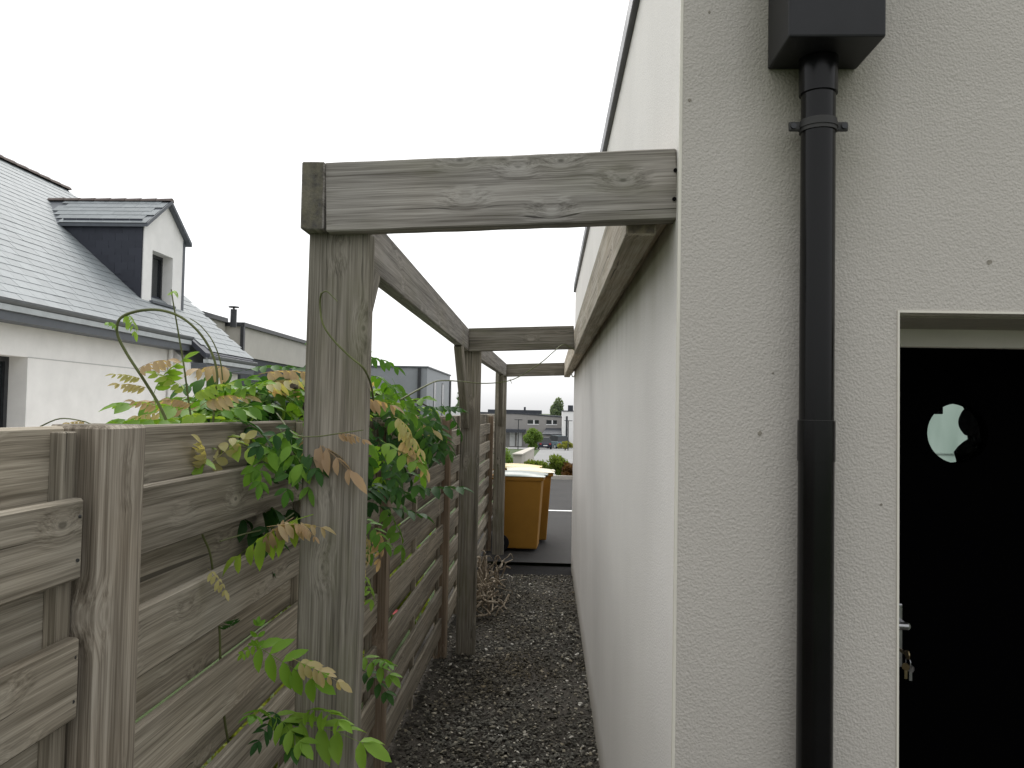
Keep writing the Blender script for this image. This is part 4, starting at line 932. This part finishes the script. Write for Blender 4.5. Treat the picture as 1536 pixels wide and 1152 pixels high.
# cars
def car(x, y, z, label, mat, rz, van=False):
    t = empty('parked_car', (0, 0, 0), label, 'car', 'cars parked along the street')
    L, wd, hb, ht = (4.2, 1.74, 0.86, 1.45) if not van else (4.6, 1.84, 1.0, 1.72)
    low = [(-L/2, 0.28), (-L/2, 0.72), (-L/2+0.1, hb), (L/2-1.0, hb), (L/2-0.12, hb-0.18), (L/2, 0.55), (L/2, 0.28)]
    MB().prism([(a, -wd/2, b_) for a, b_ in low], (0, wd, 0)).build('body', M[mat], t, bevel=0.06, seg=2)
    cab = [(-L/2+0.12, hb-0.01), (-L/2+0.38, ht-0.03), (-L/2+0.9, ht), (L/2-2.0, ht-0.02), (L/2-1.05, hb-0.01)]
    b = MB(); n = len(cab); ins = lambda z_: 0.06 + 0.20*(z_-hb)/(ht-hb)
    b.add([(a, -wd/2+ins(c), c) for a, c in cab] + [(a, wd/2-ins(c), c) for a, c in cab], [tuple(range(n))[::-1], tuple(range(n, 2*n))] + [(i, (i+1) % n, n+(i+1) % n, n+i) for i in range(n)])
    b.build('cabin', M['glassdark'], t)
    b = MB(); b.box((-L/2+0.5, -wd/2+0.27, ht-0.02), (L/2-2.05, wd/2-0.27, ht+0.015)); b.build('roof', M[mat], t)
    for sx in (-L/2+0.78, L/2-0.82):
        for s in (-1, 1):
            w_ = MB().cyl((sx, s*(wd/2-0.2), 0.31), (sx, s*(wd/2+0.01), 0.31), 0.31, n=20).build('wheel', M['tyre'], t)
            MB().cyl((sx, s*(wd/2), 0.31), (sx, s*(wd/2+0.02), 0.31), 0.19, n=14).build('rim', M['zinc'], w_)
    for s in (-1, 1): MB().box((-L/2-0.012, s*(wd/2-0.28)-0.12, 0.62), (-L/2+0.02, s*(wd/2-0.28)+0.12, 0.80)).build('tail_light', M['tail'], t)
    MB().box((-L/2-0.011, -0.26, 0.45), (-L/2+0.01, 0.26, 0.57)).build('number_plate', M['whitepvc'], t)
    t.matrix_basis = Matrix.Translation((x, y, z)) @ Matrix.Rotation(rz, 4, 'Z')
car(-0.65, 101, gz(101)-0.01, 'dark navy hatchback parked nearer at the end of the street', 'carblue', rad(97))
car(1.05, 107.5, gz(107)-0.01, 'grey blue people carrier parked behind the navy hatchback', 'carteal', rad(115), True)

# ================================================================== VEGETATION
def leafball(b, c, rx, ry, rz_, n, size, rg, clumps=9, shell=0.55):
    cl = []
    for i in range(clumps):
        v = Vector((rg.gauss(0, 1), rg.gauss(0, 1), rg.gauss(0, 1))).normalized()*rg.uniform(0.25, 0.8)
        cl.append((v, rg.uniform(0.28, 0.5)))
    for i in range(n):
        v0, cr = cl[rg.randrange(clumps)]
        v = v0 + Vector((rg.gauss(0, 1), rg.gauss(0, 1), rg.gauss(0, 1))).normalized()*cr*rg.random()**0.4
        p = Vector(c) + Vector((v.x*rx, v.y*ry, v.z*rz_))
        e = Euler((rg.uniform(0, 6.28), rg.uniform(0, 6.28), rg.uniform(0, 6.28))).to_matrix(); s = size*rg.uniform(0.6, 1.3)
        b.add([p + e @ Vector(q) for q in ((-s, 0, 0), (0, -s*0.45, s*0.1), (s, 0, 0), (0, s*0.45, s*0.1))], [(0, 1, 2, 3)])
def shrub(name, loc, rx, ry, rz_, n, size, mat, label, cat, seed, group=None, trunk=0.3, name2='foliage', cz=None):
    rg = random.Random(seed); t = empty(name, loc, label, cat, group); x, y, z = loc
    b = MB(); cz = cz if cz is not None else z + rz_*0.95; leafball(b, (x, y, cz), rx, ry, rz_, n, size, rg)
    link(name2, mesh(name2, b.v, b.f), M[mat], t, Matrix.Identity(4))
    s = MB(); s.cyl((x, y, z-0.05), (x, y, cz), trunk*0.5, trunk*0.2, 8)
    for i in range(5):
        a = rg.uniform(0, 6.28); s.cyl((x, y, z + (cz-z)*rg.uniform(.3, .8)), (x + math.cos(a)*rx*.5, y + math.sin(a)*ry*.5, cz + rz_*rg.uniform(-.2, .5)), trunk*0.2, trunk*0.06, 6)
    s.build('trunk' if cat == 'tree' else 'stem', M['bark'], t, smooth=True); return t
for i, (x, rx, rzz, mt, lab) in enumerate(((-0.45, 0.55, 0.36, 'shrub', 'low yellow green shrub in the bed behind the bins'), (0.35, 0.6, 0.42, 'shrub', 'bushy green shrub in the middle of the bed beyond the forecourt'), (0.75, 0.42, 0.30, 'shrub_red', 'reddish leaved shrub in the bed beside the house wall'), (1.7, 0.7, 0.42, 'shrub', 'green shrub in the bed past the reddish one'), (2.9, 0.7, 0.4, 'shrub', 'last green shrub of the bed beyond the forecourt'))):
    shrub('garden_shrub', (x, 26.7 if mt == 'shrub' else 26.2, gz(26.6)), rx, 0.6, rzz, 1700, 0.06, mt, lab, 'shrub', 100+i, 'shrubs in the bed', 0.08)
shrub('round_bush', (-1.55, 96, gz(96)), 1.55, 1.5, 1.5, 4200, 0.17, 'bush', 'rounded green bush beside the parked navy car', 'bush', 120, None, 0.2, 'foliage', gz(96) + 1.05)
shrub('street_hedge', (1.95, 93, gz(93)), 0.9, 0.8, 0.55, 900, 0.14, 'shrub', 'small dark shrub below the street lamp by the white block', 'shrub', 124, None, 0.15)
shrub('far_tree', (1.75, 160, -3.6), 2.3, 2.3, 3.4, 5200, 0.26, 'tree', 'tall green tree behind the taupe house', 'tree', 131, None, 0.6, 'crown', 1.6)
shrub('conifer_tree', (-6.4, 60, gz(60)), 1.2, 1.2, 2.1, 1700, 0.16, 'tree', 'dark tree top showing between the pergola posts', 'tree', 122, None, 0.4, 'crown', 1.6)
# green plants behind the fence
for i, (x, y, rx, rzz, mt) in enumerate(((-1.25, 3.6, 0.38, 0.32, 'shrub'), (-1.3, 4.7, 0.42, 0.40, 'shrub'), (-1.25, 5.9, 0.4, 0.34, 'shrub'), (-1.3, 7.2, 0.45, 0.45, 'bush'), (-1.3, 2.3, 0.4, 0.38, 'bush'))):
    lab = ['low green plant seen through the boards past the first pergola post', 'green plant with pink flowers glimpsed through the fence boards', 'low green plant behind the fence at the middle pergola post', 'green bush behind the fence near the twig heap', 'green undergrowth glimpsed under the wisteria through the boards'][i]
    t = shrub('garden_plant', (x, y, -0.04), rx, 0.5, rzz, 1100, 0.035, mt, lab, 'plant', 140+i, None, 0.04)
    if i == 1:
        b = MB(); leafball(b, (x+0.2, y, 0.50), 0.2, 0.4, 0.2, 160, 0.03, random.Random(2), 4); link('flowers', mesh('flowers', b.v, b.f), M['pink'], t, Matrix.Identity(4))['kind'] = 'stuff'
# low wall towards the street
lw2 = empty('garden_wall', (-1.0, 30, gz(30)), 'low pale garden wall with coping running towards the street', 'wall')
MB().prism([(-0.80, 24, gz(24)-0.1), (-0.80, 24, 0.38), (-0.80, 45, -0.36), (-0.80, 45, gz(45)-0.1)], (-0.25, 0, 0)).build('wall', M['concrete'], lw2)
MB().prism([(-0.77, 23.95, 0.382), (-0.77, 23.95, 0.43), (-0.77, 45.05, -0.31), (-0.77, 45.05, -0.358)], (-0.31, 0, 0)).build('coping', M['concrete'], lw2)
shrub('wall_plant', (-1.6, 27, -0.5), 0.5, 0.8, 0.55, 900, 0.06, 'bush', 'yellow green plant growing behind the low garden wall', 'plant', 150, None, 0.06)
print('leaf parts', nleaf)
